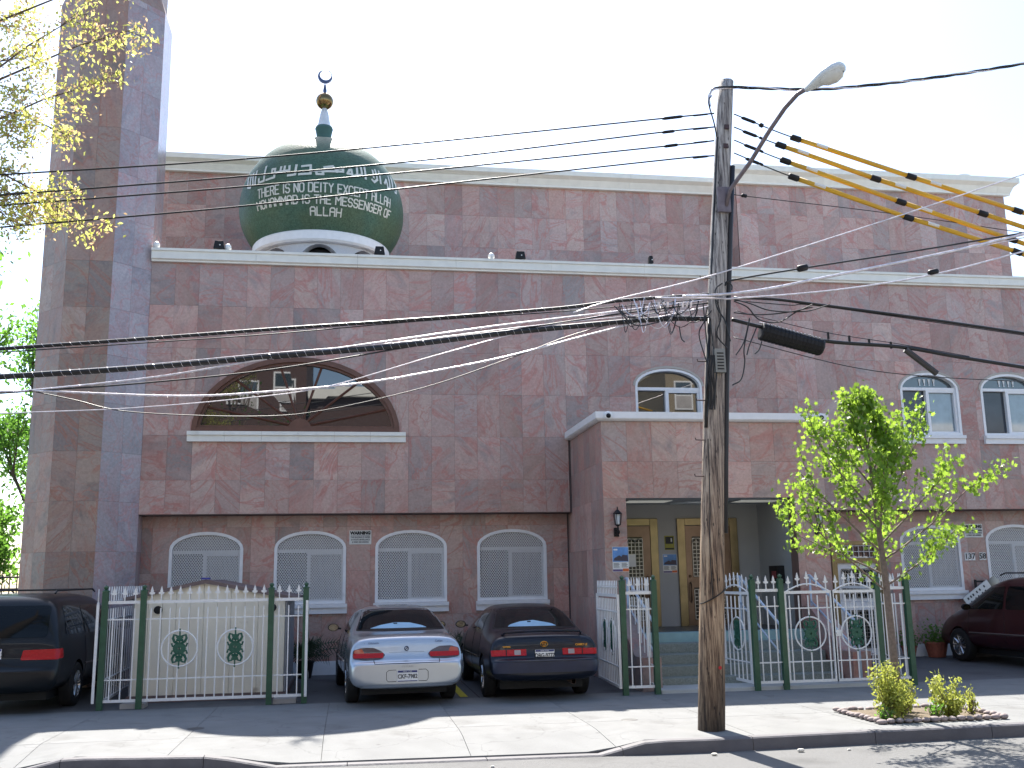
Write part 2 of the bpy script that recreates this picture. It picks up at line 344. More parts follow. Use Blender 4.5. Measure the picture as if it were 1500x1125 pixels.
def text(s, size, mat, parent, loc, rot=(pi/2, 0, 0), name='lettering', align='CENTER', extrude=.002, bold=0, sx=1):
    cu = bpy.data.curves.new('text', 'FONT'); cu.body = s; cu.size = size; cu.align_x = align; cu.align_y = 'CENTER'
    cu.extrude = extrude; cu.offset = bold; cu.resolution_u = 2
    t = bpy.data.objects.new('text', cu); COL.objects.link(t)
    dg = bpy.context.evaluated_depsgraph_get(); me = bpy.data.meshes.new_from_object(t.evaluated_get(dg))
    bpy.data.objects.remove(t); bpy.data.curves.remove(cu)
    me.materials.clear(); me.materials.append(mat)
    o = bpy.data.objects.new(name, me); COL.objects.link(o); o.parent = parent
    o.location = Vector(loc)-(wl(parent) if parent else Vector((0, 0, 0))); o.rotation_euler = rot; o.scale = (sx, 1, 1)
    return o
# convex clipping
def clip(poly, p, n):
    out = []
    for i in range(len(poly)):
        a, b = poly[i], poly[(i+1) % len(poly)]
        da = (a[0]-p[0])*n[0]+(a[1]-p[1])*n[1]; db = (b[0]-p[0])*n[0]+(b[1]-p[1])*n[1]
        if da >= -1e-9: out.append(a)
        if (da > 1e-9 and db < -1e-9) or (da < -1e-9 and db > 1e-9):
            t = da/(da-db); out.append((a[0]+(b[0]-a[0])*t, a[1]+(b[1]-a[1])*t))
    return out
def area(p): return abs(sum(p[i][0]*p[(i+1) % len(p)][1]-p[(i+1) % len(p)][0]*p[i][1] for i in range(len(p))))/2
def inter(poly, cv):      # poly within convex CCW cv
    for i in range(len(cv)):
        a, b = cv[i], cv[(i+1) % len(cv)]; poly = clip(poly, a, (-(b[1]-a[1]), b[0]-a[0]))
        if len(poly) < 3: return []
    return poly
def minus(polys, cv):
    xs = [p[0] for p in cv]; zs = [p[1] for p in cv]; bb = (min(xs), max(xs), min(zs), max(zs)); res = []
    for poly in polys:
        px = [p[0] for p in poly]; pz = [p[1] for p in poly]
        if max(px) <= bb[0] or min(px) >= bb[1] or max(pz) <= bb[2] or min(pz) >= bb[3]: res.append(poly); continue
        rest = poly
        for i in range(len(cv)):
            a, b = cv[i], cv[(i+1) % len(cv)]; n = (-(b[1]-a[1]), b[0]-a[0])
            out = clip(rest, a, (-n[0], -n[1]))
            if len(out) > 2 and area(out) > 1e-6: res.append(out)
            rest = clip(rest, a, n)
            if len(rest) < 3: break
    return res
def rect(x0, x1, z0, z1): return [(x0, z0), (x1, z0), (x1, z1), (x0, z1)]
def arch(x0, x1, z0, zs, z1, n=14):
    """opening: straight to zs, elliptical arch up to z1 (convex, counter-clockwise)"""
    c = (x0+x1)/2; a = (x1-x0)/2
    return ([(x0, z0), (x1, z0)] if z0 < zs-1e-6 else [])+[(c+a*cos(pi*k/n), zs+(z1-zs)*sin(pi*k/n)) for k in range(n+1)]
def inset(poly, d):
    cx = sum(p[0] for p in poly)/len(poly); cz = sum(p[1] for p in poly)/len(poly); n = len(poly); out = []
    for i in range(n):
        p0, p1, p2 = poly[i-1], poly[i], poly[(i+1) % n]
        e1 = Vector((p1[0]-p0[0], p1[1]-p0[1])).normalized(); e2 = Vector((p2[0]-p1[0], p2[1]-p1[1])).normalized()
        n1 = Vector((-e1.y, e1.x)); n2 = Vector((-e2.y, e2.x)); b = (n1+n2); b = b.normalized(); k = d/max(.3, b.dot(n1))
        out.append((p1[0]+b.x*k, p1[1]+b.y*k))
    return out
def ring_prism(mb, poly, w, y0, y1):
    """frame of width w following poly (inwards)"""
    q = inset(poly, w); n = len(poly)
    vs = [(x, y0, z) for x, z in poly]+[(x, y0, z) for x, z in q]+[(x, y1, z) for x, z in poly]+[(x, y1, z) for x, z in q]; fs = []
    for i in range(n):
        j = (i+1) % n
        fs += [(i, j, n+j, n+i), (n+i, n+j, 3*n+j, 3*n+i), (i, 2*n+i, 2*n+j, j), (2*n+i, 3*n+i, 3*n+j, 2*n+j)]
    mb.add(vs, fs); return q

# ------------------------------------------------------------------ ground
KX = [-14, -3, -1.3, 4, 8, 26]; KY = [12.3, 11.78, 11.48, 11.24, 11.36, 11.6]
def kerb_y(x):
    x = min(max(x, KX[0]), KX[-1])
    for i in range(5):
        if x <= KX[i+1]: return KY[i]+(KY[i+1]-KY[i])*(x-KX[i])/(KX[i+1]-KX[i])
def drop(x):
    """kerb height above the road, 0.14 full, 0.015 at the driveways"""
    def st(a, b, v): return min(1, max(0, (v-a)/(b-a)))
    f = st(-3.5, -2.95, x)*(1-st(-1.40, -.75, x)) + st(2.75, 3.3, x)
    return .015+.125*min(1, f)
def sz(x, y):
    k = drop(x)-.14; t = min(1, max(0, (y-kerb_y(x))/1.15)); return k*(1-t)
RZ = -.14
g = MB(); g.box(-200, 200, -200, 400, -1.0, -.32); tag(g.build('ground', pm('far_ground', (.16, .15, .13), .9, noise=(.3, .2))), kind='structure')
road = MB(); xs = [-60, -20]+[-14+i*.5 for i in range(81)]+[60]
for a, b in zip(xs[:-1], xs[1:]):
    road.add([(a, -1.2, RZ), (b, -1.2, RZ), (b, kerb_y(b), RZ), (a, kerb_y(a), RZ)], [(0, 1, 2, 3)])
tag(road.build('road', ASPH, recalc=False), kind='structure')
MB().box(-60, 60, -9, -1.2, -.3, -.005).build('near_sidewalk', CONC2)['kind'] = 'structure'
# kerb stones, one by one
kerb = thing('kerb', None, None); kerb['kind'] = 'structure'
x = -12.0
while x < 22:
    L_ = 1.5; pts = [x+.004+i*(L_-.008)/6 for i in range(7)]; b = MB(); vs = []
    for q in pts:
        y = kerb_y(q); t = RZ+drop(q); vs += [(q, y, -.3), (q, y+.012, t-.015), (q, y+.03, t), (q, y+.155, t+.001), (q, y+.155, -.3)]
    fs = [(i*5+j, i*5+5+j, i*5+5+(j+1) % 5, i*5+(j+1) % 5) for i in range(6) for j in range(5)]+[(0, 1, 2, 3, 4), (34, 33, 32, 31, 30)]
    b.add(vs, fs); b.build('kerb_stone', KERB, kerb, origin=(x, kerb_y(x), 0)); x += L_
# sidewalk flags
sw = MB()
for i in range(68):
    a, b = -12+i*.5, -11.5+i*.5
    sw.add([(a, kerb_y(a)+.15, sz(a, kerb_y(a))-.012), (b, kerb_y(b)+.15, sz(b, kerb_y(b))-.012), (b, 13, -.012), (a, 13, -.012)], [(0, 1, 2, 3)])
sw.box(-40, 40, 13, 16.02, -.3, -.012)
sidewalk = tag(sw.build('sidewalk', pm('joint_dirt', (.10, .098, .09), .9)), kind='structure')
for i in range(20):
    for j in range(3):
        x0, x1 = -10+i*1.62, -10+(i+1)*1.62; b = MB(); n = 5; vs = []
        for u in range(n+1):
            for v in range(n+1):
                X = x0+.003+(x1-x0-.006)*u/n
                ya = kerb_y(X)+.158 if j == 0 else 12.95+(j-1)*1.53+.005; yb = 12.945 if j == 0 else 12.95+j*1.53-.005
                Y = ya+(yb-ya)*v/n
                if 6.42 < X < 7.86 and 0: pass
                vs.append((X, Y, sz(X, Y)+random.uniform(-.0005, .0005)))
        m = len(vs); fs = [(u*(n+1)+v, (u+1)*(n+1)+v, (u+1)*(n+1)+v+1, u*(n+1)+v+1) for u in range(n) for v in range(n)]
        edge = [u*(n+1) for u in range(n+1)]+[n*(n+1)+v for v in range(1, n+1)]+[u*(n+1)+n for u in range(n-1, -1, -1)]+[v for v in range(n-1, 0, -1)]
        vs += [(vs[e][0], vs[e][1], vs[e][2]-.025) for e in edge]; q = len(edge)
        fs += [(edge[e], edge[(e+1) % q], m+(e+1) % q, m+e) for e in range(q)]
        b.add(vs, fs); b.build('paving_slab', CONC, sidewalk, origin=((x0+x1)/2, 13, 0), recalc=False)
yard = MB(); yard.box(-40, 40, 16.02, 60, -.3, -.004)
yard = tag(yard.build('parking_yard', CONC2), kind='structure')
for xx in (-1.0, 2.0, 5.2, 8.4):
    MB().box(xx, xx+.012, 16.03, 20.7, -.0039, .0).build('expansion_joint', SEAM, yard)
ln = MB(); ln.add([(1.72, 16.15, .003), (1.84, 16.15, .003), (1.84, 20.4, .003), (1.72, 20.4, .003)], [(0, 1, 2, 3)])
ln.build('painted_line', YLINE, yard, recalc=False)
hc = MB(); hc.lathe([(0, .004), (.1, .004), (.11, .001)], (-1.9, 13.75, .0), 12); hc.build('drain_cover', pm('iron_cover', (.05, .05, .05), .6), sidewalk)
hc = MB(); hc.lathe([(0, .004), (.1, .004), (.11, .001)], (3.55, 13.0, .0), 12); hc.build('drain_cover', MATS['iron_cover'], sidewalk)

# ------------------------------------------------------------------ the mosque
mq = thing('mosque', 'pink granite mosque with a green dome, arched windows and white cornices', 'building', (0, 20.3, 0))
YF, YL, YP = 20.3, 20.72, 17.7
PW = (-4.03, 19.0)
half = arch(-3.13, 0.96, 4.72, 4.72, 6.27, 22)
half = [(x, z) for x, z in half]
upw = [arch(5.94, 7.42, 4.80, 5.78, 6.16), arch(12.02, 13.43, 4.75, 5.80, 6.17), arch(13.97, 15.40, 4.75, 5.80, 6.17), arch(16.0, 17.4, 4.75, 5.80, 6.17)]
loww = [arch(-3.50, -2.09, 1.36, 2.46, 2.80), arch(-1.49, -.08, 1.36, 2.46, 2.80), arch(.50, 1.95, 1.36, 2.46, 2.80), arch(2.57, 4.02, 1.36, 2.46, 2.80),
        arch(11.93, 13.38, 1.38, 2.46, 2.80), arch(14.0, 15.45, 1.38, 2.46, 2.80)]
door = rect(10.30, 11.46, 0.05, 2.47)
def backing(name, rc, ops, y, mat, thick=.02):
    b = MB()
    ps = [rect(*rc)]
    for o in ops: ps = minus(ps, o)
    for p in ps: b.add([(x, y, z) for x, z in p], [tuple(range(len(p)))])
    return b.build(name, mat, mq, recalc=False)
JOINT = pm('granite_joint', (.085, .065, .062), .9)
fw = backing('facade_wall', (PW[0], PW[1], 3.12, 8.22), [half]+upw, YF+.014, JOINT)
lw = backing('lower_wall', (PW[0], PW[1], 0, 3.3), loww+[door], YL+.014, JOINT)
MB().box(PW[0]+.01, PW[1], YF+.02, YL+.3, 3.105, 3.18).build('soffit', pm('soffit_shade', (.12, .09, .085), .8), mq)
# solid cores, set back behind the windows
core = MB(); core.box(PW[0], PW[1], YL+.35, 34, -.1, 8.1); core.box(PW[0], 10.1, 25.25, 34, 8.0, 12.2); core.box(10.1, 18.05, 24.25, 34, 8.0, 12.2)
core.box(PW[0], PW[1], YF+.02, YL+.4, 7.9, 8.1)
core.build('building_core', pm('core_render', (.3, .25, .24), .8), mq)
for (a, b) in ((PW[0], PW[1]),):
    e = MB(); e.box(a, a+.02, YF+.02, YL+.4, 3.12, 8.1); e.box(b-.02, b, YF+.02, YL+.4, 0, 8.1); e.build('end_wall', JOINT, mq)

TILES = []
def tiles(x0, x1, zs, ops, y, w=.47, off=0., skip=None):
    """rows between the heights zs, slabs w wide, minus openings"""
    out = []
    for r in range(len(zs)-1):
        n = int(math.ceil((x1-x0)/w))+1
        for i in range(-1, n):
            a = max(x0, x0+off+i*w); b = min(x1, x0+off+(i+1)*w)
            if b-a < .03: continue
            ps = [rect(a+.0015, b-.0015, zs[r]+.0015, zs[r+1]-.0015)]
            for o in ops: ps = minus(ps, o)
            ar = sum(area(p) for p in ps)
            if ar > .003: out.append((ar, a, b, zs[r], zs[r+1], ps, y))
    return out
def prism_front(b, p, y0, y1, slab=0.):
    n = len(p); vs = [(x, y0, z) for x, z in p]+[(x, y1, z) for x, z in p]
    b.add(vs, [tuple(range(n))]+[(i, i+n, (i+1) % n+n, (i+1) % n) for i in range(n)], slab)
def put_tiles(lst, parent, mat, limit, stuffname='granite_cladding', stuffparent=None):
    lst.sort(key=lambda t: -t[0]); st = MB()
    for k, (ar, a, b, z0, z1, ps, y) in enumerate(lst):
        dy = random.uniform(0, .002)
        if k < limit:
            t = MB()
            for p in ps: prism_front(t, p, y+dy, y+.02)
            o = t.build('granite_slab', mat, parent, origin=((a+b)/2, y, (z0+z1)/2), recalc=False)
        else:
            s_ = random.random()
            for p in ps: prism_front(st, p, y+dy, y+.02, s_)
    if st.f:
        o = st.build(stuffname, mat, stuffparent or parent, slab=True, recalc=False); o['kind'] = 'stuff'
zsF = [3.12, 3.78, 4.66, 5.54, 6.42, 7.30, 8.2]
tf = tiles(PW[0], 15.9, zsF, [half]+upw+[rect(4.45, 8.8, 3.0, 4.62)], YF)
put_tiles(tf, fw, G_MAIN, 235)
tl = tiles(PW[0], 15.9, [.24, 1.12, 2.0, 2.88, 3.11], loww+[door, rect(4.47, 8.8, -.1, 3.2)], YL, off=.2)
put_tiles(tl, lw, G_MAIN, 0)
tiles_far = tiles(15.9, PW[1], zsF, upw, YF)+tiles(15.9, PW[1], [.24, 1.12, 2.0, 2.88, 3.11], [], YL)
put_tiles(tiles_far, mq, G_MAIN, 0)
for a_, b_ in ((PW[0], 4.46), (8.8, 10.3), (11.46, PW[1])): MB().box(a_, b_, YL-.03, YL+.02, 0, .26).build('white_plinth', WHITE, mq)
# set-back roof walls
rw = MB(); rw.box(PW[0], 10.1, 25.214, 25.24, 8.0, 12.2); rw.box(10.1, 18.0, 24.214, 24.24, 8.0, 12.2); rw.box(10.1, 10.13, 24.22, 25.2, 8.0, 12.2)
rw = rw.build('roof_wall', JOINT, mq)
zsR = [8.1, 8.65, 9.53, 10.41, 11.29, 12.17]
aw = [arch(11.3, 12.7, 8.1, 8.45, 8.75), arch(14.2, 15.5, 8.1, 8.4, 8.7)]
tr_ = tiles(-5.0, 10.1, zsR, [], 25.2, off=.3)+tiles(10.1, 18.02, zsR, [], 24.2, off=.1)
put_tiles(tr_, rw, G_MAIN, 0)
sidet = MB()
for r in range(5):
    for i in range(2): sidet.add([(10.085, 24.2+.5*i+.002, zsR[r]+.002), (10.085, 24.2+.5*i+.498, zsR[r]+.002), (10.085, 24.2+.5*i+.498, zsR[r+1]-.002), (10.085, 24.2+.5*i+.002, zsR[r+1]-.002)], [(3, 2, 1, 0)], random.random())
o = sidet.build('return_cladding', G_MAIN, rw, slab=True, recalc=False); o['kind'] = 'stuff'
def cornice(x0, x1, y, z0, z1, proj, parent, mat, name='cornice', seg=2.05, rext=0, prof=None):
    """moulded cornice built of separate lengths"""
    h = z1-z0; prof = prof or [(0, z0), (-.35*proj, z0), (-.35*proj, z0+.12*h), (-.62*proj, z0+.5*h), (-proj, z0+.68*h), (-proj, z1), (.12, z1)]
    x = x0
    while x < x1-.05:
        e = min(x+seg, x1); n = len(prof); b = MB()
        r1 = rext if e == x1 else 0
        vs = [(x+.002, y+p[0], p[1]) for p in prof]+[(e-.002+(r1*(-p[0]/proj) if p[0] < 0 else 0), y+p[0], p[1]) for p in prof]
        b.add(vs, [(i, i+1, i+1+n, i+n) for i in range(n-1)]+[tuple(range(n))[::-1], tuple(range(n, 2*n)), (n-1, 0, n, 2*n-1)])
        b.build(name, mat, parent); x = e
flat = lambda z0, z1, p: [(0, z0), (-.5*p, z0), (-.5*p, z0+.03), (-.8*p, z0+.05), (-.8*p, z1-.06), (-p, z1-.05), (-p, z1), (.5, z1)]
cornice(PW[0]+.0, PW[1], YF, 8.19, 8.45, .14, mq, CREAM, 'cornice_length', prof=flat(8.19, 8.45, .14))
cornice(-5.0, 10.08, 25.2, 12.15, 12.56, .3, mq, CREAM, 'roof_cornice', seg=3.1)
cornice(9.95, 18.05, 24.2, 12.10, 12.56, .3, mq, CREAM, 'roof_cornice', seg=2.6, rext=.3)
v = MB(); v.lathe([(.0, 13.0), (.28, 12.98), (.3, 12.93), (.22, 12.9), (.22, 12.4)], (17.3, 25, 0), 16); v.build('roof_vent', LAMPG, mq, smooth=True)

# ---- windows
def diamond_mesh(b, poly, y, cell=.052, hw=.006):
    cv = poly; xs = [p[0] for p in cv]; zs = [p[1] for p in cv]; x0, x1, z0, z1 = min(xs), max(xs), min(zs), max(zs)
    sl_ = 1.35
    for sgn in (1, -1):
        k0 = z0-sl_*(x1-x0) if sgn > 0 else z0; k1 = z1 if sgn > 0 else z1+sl_*(x1-x0); k = k0
        step = cell*1.25
        while k < k1:
            if sgn > 0: p = [(x0, k), (x1, k+sl_*(x1-x0)), (x1, k+sl_*(x1-x0)+hw*3.4), (x0, k+hw*3.4)]
            else: p = [(x0, k), (x1, k-sl_*(x1-x0)), (x1, k-sl_*(x1-x0)+hw*3.4), (x0, k+hw*3.4)]
            q = inter(p, cv)
            if len(q) > 2 and area(q) > 1e-5:
                n = len(q); b.add([(u, y, w) for u, w in q], [tuple(range(n))])
            k += step
def arch_window(poly, ys, frame_w=.06, split=.48, spring=None, ground=True, glassL=None, glassR=None, glassT=None, pane_marks=False, sill=True):
    x0, x1 = min(p[0] for p in poly), max(p[0] for p in poly); z0, z1 = min(p[1] for p in poly), max(p[1] for p in poly)
    fb = MB(); y0 = ys-.012; y1 = ys+.16; W = x1-x0
    inn = ring_prism(fb, poly, frame_w, y0, y1)
    fb.box(x0+frame_w, x1-frame_w, y0+.05, y1-.02, spring-.03, spring+.035)
    xm = x0+W*split
    fb.box(xm-.035, xm+.035, y0+.052, y1-.02, z0+frame_w, spring-.03)
    # sliding sash round the right-hand light
    fb.box(xm+.035, x1-frame_w, y0+.056, y1-.03, z0+frame_w, z0+frame_w+.04); fb.box(xm+.035, x1-frame_w, y0+.056, y1-.03, spring-.075, spring-.03)
    fb.box(x1-frame_w-.04, x1-frame_w, y0+.057, y1-.03, z0+frame_w+.04, spring-.075)
    f = fb.build('window', WHITE, mq)
    yg = ys+.11
    cvL = inter(rect(x0, xm, z0, spring), inn); cvR = inter(rect(xm, x1, z0, spring), inn); cvT = inter(rect(x0, x1, spring, z1+.1), inn)
    for cv, mt, dy in ((cvL, glassL, .02), (cvR, glassR, .0), (cvT, glassT, .01)):
        p = MB(); p.prism(cv, yg+dy, yg+dy+.008); p.build('pane', mt, f)
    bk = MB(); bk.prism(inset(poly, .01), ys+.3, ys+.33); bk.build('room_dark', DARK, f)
    if ground:
        gm = MB(); diamond_mesh(gm, inset(poly, .035), ys+.018); o = gm.build('security_mesh', IRONW, f, recalc=False); o['kind'] = 'stuff'
        cu = MB(); cx0, cx1 = xm+.02, x1-frame_w-.04; n = 26
        vs = []
        for i in range(n+1):
            t = i/n; xx = cx0+(cx1-cx0)*t; d = .012*sin(t*31)+.008*sin(t*67+1); vs += [(xx, yg-.03+d, z0+.07), (xx, yg-.03+d, spring-.05)]
        cu.add(vs, [(2*i, 2*i+2, 2*i+3, 2*i+1) for i in range(n)]); cu.build('curtain', CURT, f, smooth=True, recalc=False)
    if sill:
        s = MB(); ex = .03
        s.box(x0-ex, x1+ex, ys-.10, ys+.03, z0-.075, z0-.004); s.box(x0-ex+.0, x1+ex, ys-.065, ys+.03, z0-.19, z0-.077)
        s.build('sill', WHITE, f)
    if pane_marks:
        d = MB()
        for k in range(4):
            cx = (x0+x1)/2-.15+k*.115; d.add([(cx-.03, yg-.004, spring+.24), (cx+.03, yg-.004, spring+.24), (cx+.008, yg-.004, spring+.12), (cx+.02, yg-.004, spring+.09), (cx-.02, yg-.004, spring+.09), (cx-.008, yg-.004, spring+.12)], [(0, 1, 2, 3, 4, 5)])
        d.build('white_pane_marks', WHITEB, f)  # four small white goblet-shaped marks on the arch pane
    return f
PANE_D = pm('pane_over_blind', (.19, .19, .20), .15, ior=1.5, noise=(4, .15))
PANE_C = pm('pane_over_net', (.34, .32, .31), .2, ior=1.5, noise=(5, .2))
for p in loww: arch_window(p, YL, spring=2.40, glassL=PANE_D, glassR=PANE_C, glassT=PANE_C)
PALE = pm('pale_curtained_glass', (.20, .25, .28), .04, ior=1.9, noise=(5, .2))
arch_window(upw[0], YF, spring=5.72, ground=False, glassL=GLASS, glassR=GLASS, glassT=GLASS, frame_w=.05, sill=False)
for p in upw[1:]: arch_window(p, YF, spring=5.80, glassL=pm('open_window_screen', (.05, .058, .07), .12, noise=(3, .2)), glassR=PALE, glassT=GLASSB, ground=False, pane_marks=True, frame_w=.055)
STT = pm('stone_trim', (.42, .38, .33), .6)
for p in upw:      # thin stone trim round the arches
    b = MB(); x0, x1 = min(q[0] for q in p), max(q[0] for q in p); zs = 5.78; zt = 6.17; c = (x0+x1)/2; a = (x1-x0)/2; pts = []
    for k in range(17): th = pi*k/16; pts.append((c+a*cos(th), zs+(zt-zs)*sin(th), c+(a+.045)*cos(th), zs+(zt-zs+.045)*sin(th)))
    for q0, q1 in zip(pts[:-1], pts[1:]):
        b.add([(q0[0], YF-.02, q0[1]), (q0[2], YF-.02, q0[3]), (q1[2], YF-.02, q1[3]), (q1[0], YF-.02, q1[1]), (q0[0], YF+.01, q0[1]), (q0[2], YF+.01, q0[3]), (q1[2], YF+.01, q1[3]), (q1[0], YF+.01, q1[1])],
              [(0, 1, 2, 3), (1, 5, 6, 2), (0, 3, 7, 4)])
    b.build('arch_trim', STT, mq)
# the half-round sunburst window
fb = MB(); q = ring_prism(fb, half, .1, YF-.03, YF+.15); q2 = ring_prism(fb, q, .05, YF+.03, YF+.12)
hw = fb.build('sunburst_window', BROWN, mq)
ox, oz = -1.03, 4.85
def edge_pt(th):
    A, B = 2.045-.14, 1.55-.14; return (-1.085+A*cos(th), 4.72+B*sin(th))
angs = [21, 50, 76, 101, 130, 158]
for a in angs:
    t = radians(a); e = edge_pt(t); b = MB(); b.bar((ox, YF+.075, oz), (e[0], YF+.075, e[1]), .024, n=4); b.build('glazing_bar', BROWN, hw)
b = MB(); b.prism([(ox+.23*cos(pi*k/12), oz-.06+.23*sin(pi*k/12)) for k in range(13)], YF+.02, YF+.11); b.build('hub', BROWN, hw)
cen = (-1.085, 4.80)
spl = [0]+angs+[180]; cvI = inset(half, .14)
for a, b_ in zip(spl[:-1], spl[1:]):       # one pane per sector, each very slightly out of true
    pa = (ox+4*cos(radians(a)), oz+4*sin(radians(a))); pb = (ox+4*cos(radians(b_)), oz+4*sin(radians(b_)))
    tri = [(ox, oz), pa, pb]
    if a == 0: tri = [(ox, oz), (ox, 4.5), (ox+4, 4.5), pb]
    if b_ == 180: tri = [(ox, oz), pa, (ox-4, 4.5), (ox, 4.5)]
    p = inter(tri, cvI)
    if len(p) > 2:
        m = MB(); m.prism(p, YF+.095, YF+.10); o = m.build('pane', GLASS, hw, origin=(sum(u[0] for u in p)/len(p), YF+.095, sum(u[1] for u in p)/len(p)))
        o.rotation_euler = (random.uniform(-.006, .004), 0, random.uniform(-.006, .006))
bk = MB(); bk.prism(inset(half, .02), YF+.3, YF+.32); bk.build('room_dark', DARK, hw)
x = -3.19
for i in range(6):
    e = x+.712; s = MB(); s.box(x+.002, e-.002, YF-.11, YF+.03, 4.66, 4.735); s.box(x+.002, e-.002, YF-.075, YF+.03, 4.535, 4.658); s.build('sill_length', CREAM, hw); x = e

# ---- dome
DC = Vector((-.74, 22.4, 0))
def dome_r(z):
    if z < 10.1: return 1.86*sqrt(1-((10.1-z)/1.52)**2)
    return 1.86*sqrt(max(0, 1-((z-10.1)/1.74)**2))
prof = [(dome_r(z), z) for z in [9.2+.09*i for i in range(10)]]+[(1.86*cos(radians(a)), 10.1+1.74*sin(radians(a))) for a in range(0, 91, 6)]
b = MB(); b.lathe(prof, DC, 64); dome = b.build('dome', MOSAIC, mq, smooth=True, origin=DC)
b = MB(); b.lathe([(1.38, 9.19), (1.52, 9.21), (1.54, 9.18), (1.54, 9.01), (1.50, 8.965), (1.38, 8.955)], DC, 64); b.build('dome_ring', WHITE, dome, smooth=False)
b = MB(); n = 160
for R_, inn in ((1.40, 0), (1.18, 1)):
    vs = []
    for k in range(n+1):
        th = 2*pi*k/n; ph = ((th-pi*1.5+pi/8) % (pi/4))-pi/8; hw_ = .47/1.4
        zb = 7.9
        if abs(ph) < hw_: zb = 8.42+.51*sqrt(max(0, 1-(ph/hw_)**2))
        vs += [(DC.x+R_*cos(th), DC.y+R_*sin(th), zb), (DC.x+R_*cos(th), DC.y+R_*sin(th), 8.95)]
    b.add(vs, [(2*k, 2*k+2, 2*k+3, 2*k+1) for k in range(n)])
vo = 2*(n+1)
b.f += [(2*k, 2*k+vo, 2*k+2+vo, 2*k+2) for k in range(n)]; b.slab += [0]*n
b.build('drum', pm('drum_plaster', (.55, .55, .56), .7, noise=(60, .1)), dome, recalc=False)
b = MB(); b.lathe([(0, 8.05), (1.1, 8.05), (1.1, 8.9), (0, 8.9)], DC, 32); b.build('drum_core', DARK, dome)
b = MB(); b.lathe([(.175, 11.4), (.168, 11.95), (.172, 12.05), (.19, 12.15), (.208, 12.22), (.19, 12.27)], DC, 24); b.build('neck', pm('teal_neck', (.05, .12, .11), .7), dome)
b = MB(); b.lathe([(.185, 12.27), (.15, 12.33), (.1, 12.6), (.05, 12.78), (.0, 12.78)], DC, 24); b.build('spire', pm('white_spire', (.6, .63, .66), .35), dome, smooth=True)
b = MB(); b.lathe([(.205*sin(radians(a)), 12.93-.2*cos(radians(a))) for a in range(0, 181, 12)], DC, 28); b.build('gilt_ball', GOLD, dome, smooth=True)
b = MB(); b.lathe([(.03, 13.1), (.045, 13.2), (.02, 13.36)], DC, 12); b.build('stem', STEEL, dome, smooth=True)
b = MB(); cz = 13.56; po = []; R1, R2 = .17, .135
tips = radians(62)
A_ = [radians(90)+tips*.55+(2*pi-tips*1.1)*k/24 for k in range(25)]
for a in A_: po.append((DC.x+R1*cos(a), cz+R1*sin(a)))
B_ = [(DC.x+.012+R2*cos(a)*1.0, cz+.038+R2*sin(a)) for a in [radians(90)+tips*.5+(2*pi-tips*1.0)*k/24 for k in range(25)]]
vs = [(p[0], DC.y-.025, p[1]) for p in po]+[(p[0], DC.y-.025, p[1]) for p in B_]+[(p[0], DC.y+.025, p[1]) for p in po]+[(p[0], DC.y+.025, p[1]) for p in B_]
fs = []
for k in range(24): fs += [(k, k+1, 26+k, 25+k), (50+k, 75+k, 76+k, 51+k), (k, 50+k, 51+k, k+1), (25+k, 26+k, 76+k, 75+k)]
b.add(vs, fs); b.build('crescent', STEEL, dome)
# lettering on the dome: strokes laid on its surface
FONT = {'T': [[(0, 6), (4, 6)], [(2, 6), (2, 0)]], 'H': [[(0, 0), (0, 6)], [(4, 0), (4, 6)], [(0, 3), (4, 3)]], 'E': [[(4, 6), (0, 6), (0, 0), (4, 0)], [(0, 3), (3.2, 3)]],
        'R': [[(0, 0), (0, 6), (3, 6), (4, 5), (4, 4), (3, 3), (0, 3)], [(2.4, 3), (4, 0)]], 'I': [[(2, 0), (2, 6)]], 'S': [[(4, 5), (3, 6), (1, 6), (0, 5), (0, 4), (1, 3), (3, 3), (4, 2), (4, 1), (3, 0), (1, 0), (0, 1)]],
        'N': [[(0, 0), (0, 6), (4, 0), (4, 6)]], 'O': [[(1, 0), (0, 1), (0, 5), (1, 6), (3, 6), (4, 5), (4, 1), (3, 0), (1, 0)]], 'D': [[(0, 0), (0, 6), (3, 6), (4, 5), (4, 1), (3, 0), (0, 0)]],
        'Y': [[(0, 6), (2, 3.4), (4, 6)], [(2, 3.4), (2, 0)]], 'X': [[(0, 0), (4, 6)], [(0, 6), (4, 0)]], 'C': [[(4, 5), (3, 6), (1, 6), (0, 5), (0, 1), (1, 0), (3, 0), (4, 1)]],
        'P': [[(0, 0), (0, 6), (3, 6), (4, 5), (4, 4), (3, 3), (0, 3)]], 'A': [[(0, 0), (0, 5), (1, 6), (3, 6), (4, 5), (4, 0)], [(0, 3), (4, 3)]], 'L': [[(0, 6), (0, 0), (3.8, 0)]],
        'M': [[(0, 0), (0, 6), (2.4, 3), (4.8, 6), (4.8, 0)]], 'G': [[(4, 5), (3, 6), (1, 6), (0, 5), (0, 1), (1, 0), (3, 0), (4, 1), (4, 3), (2.4, 3)]], 'F': [[(0, 0), (0, 6), (4, 6)], [(0, 3), (3, 3)]]}
TH0 = atan2(-DC.y, -DC.x)
def on_dome(th, z, o=.012):
    r = dome_r(z)+o; a = TH0+th; return Vector((DC.x+r*cos(a), DC.y+r*sin(a), z))
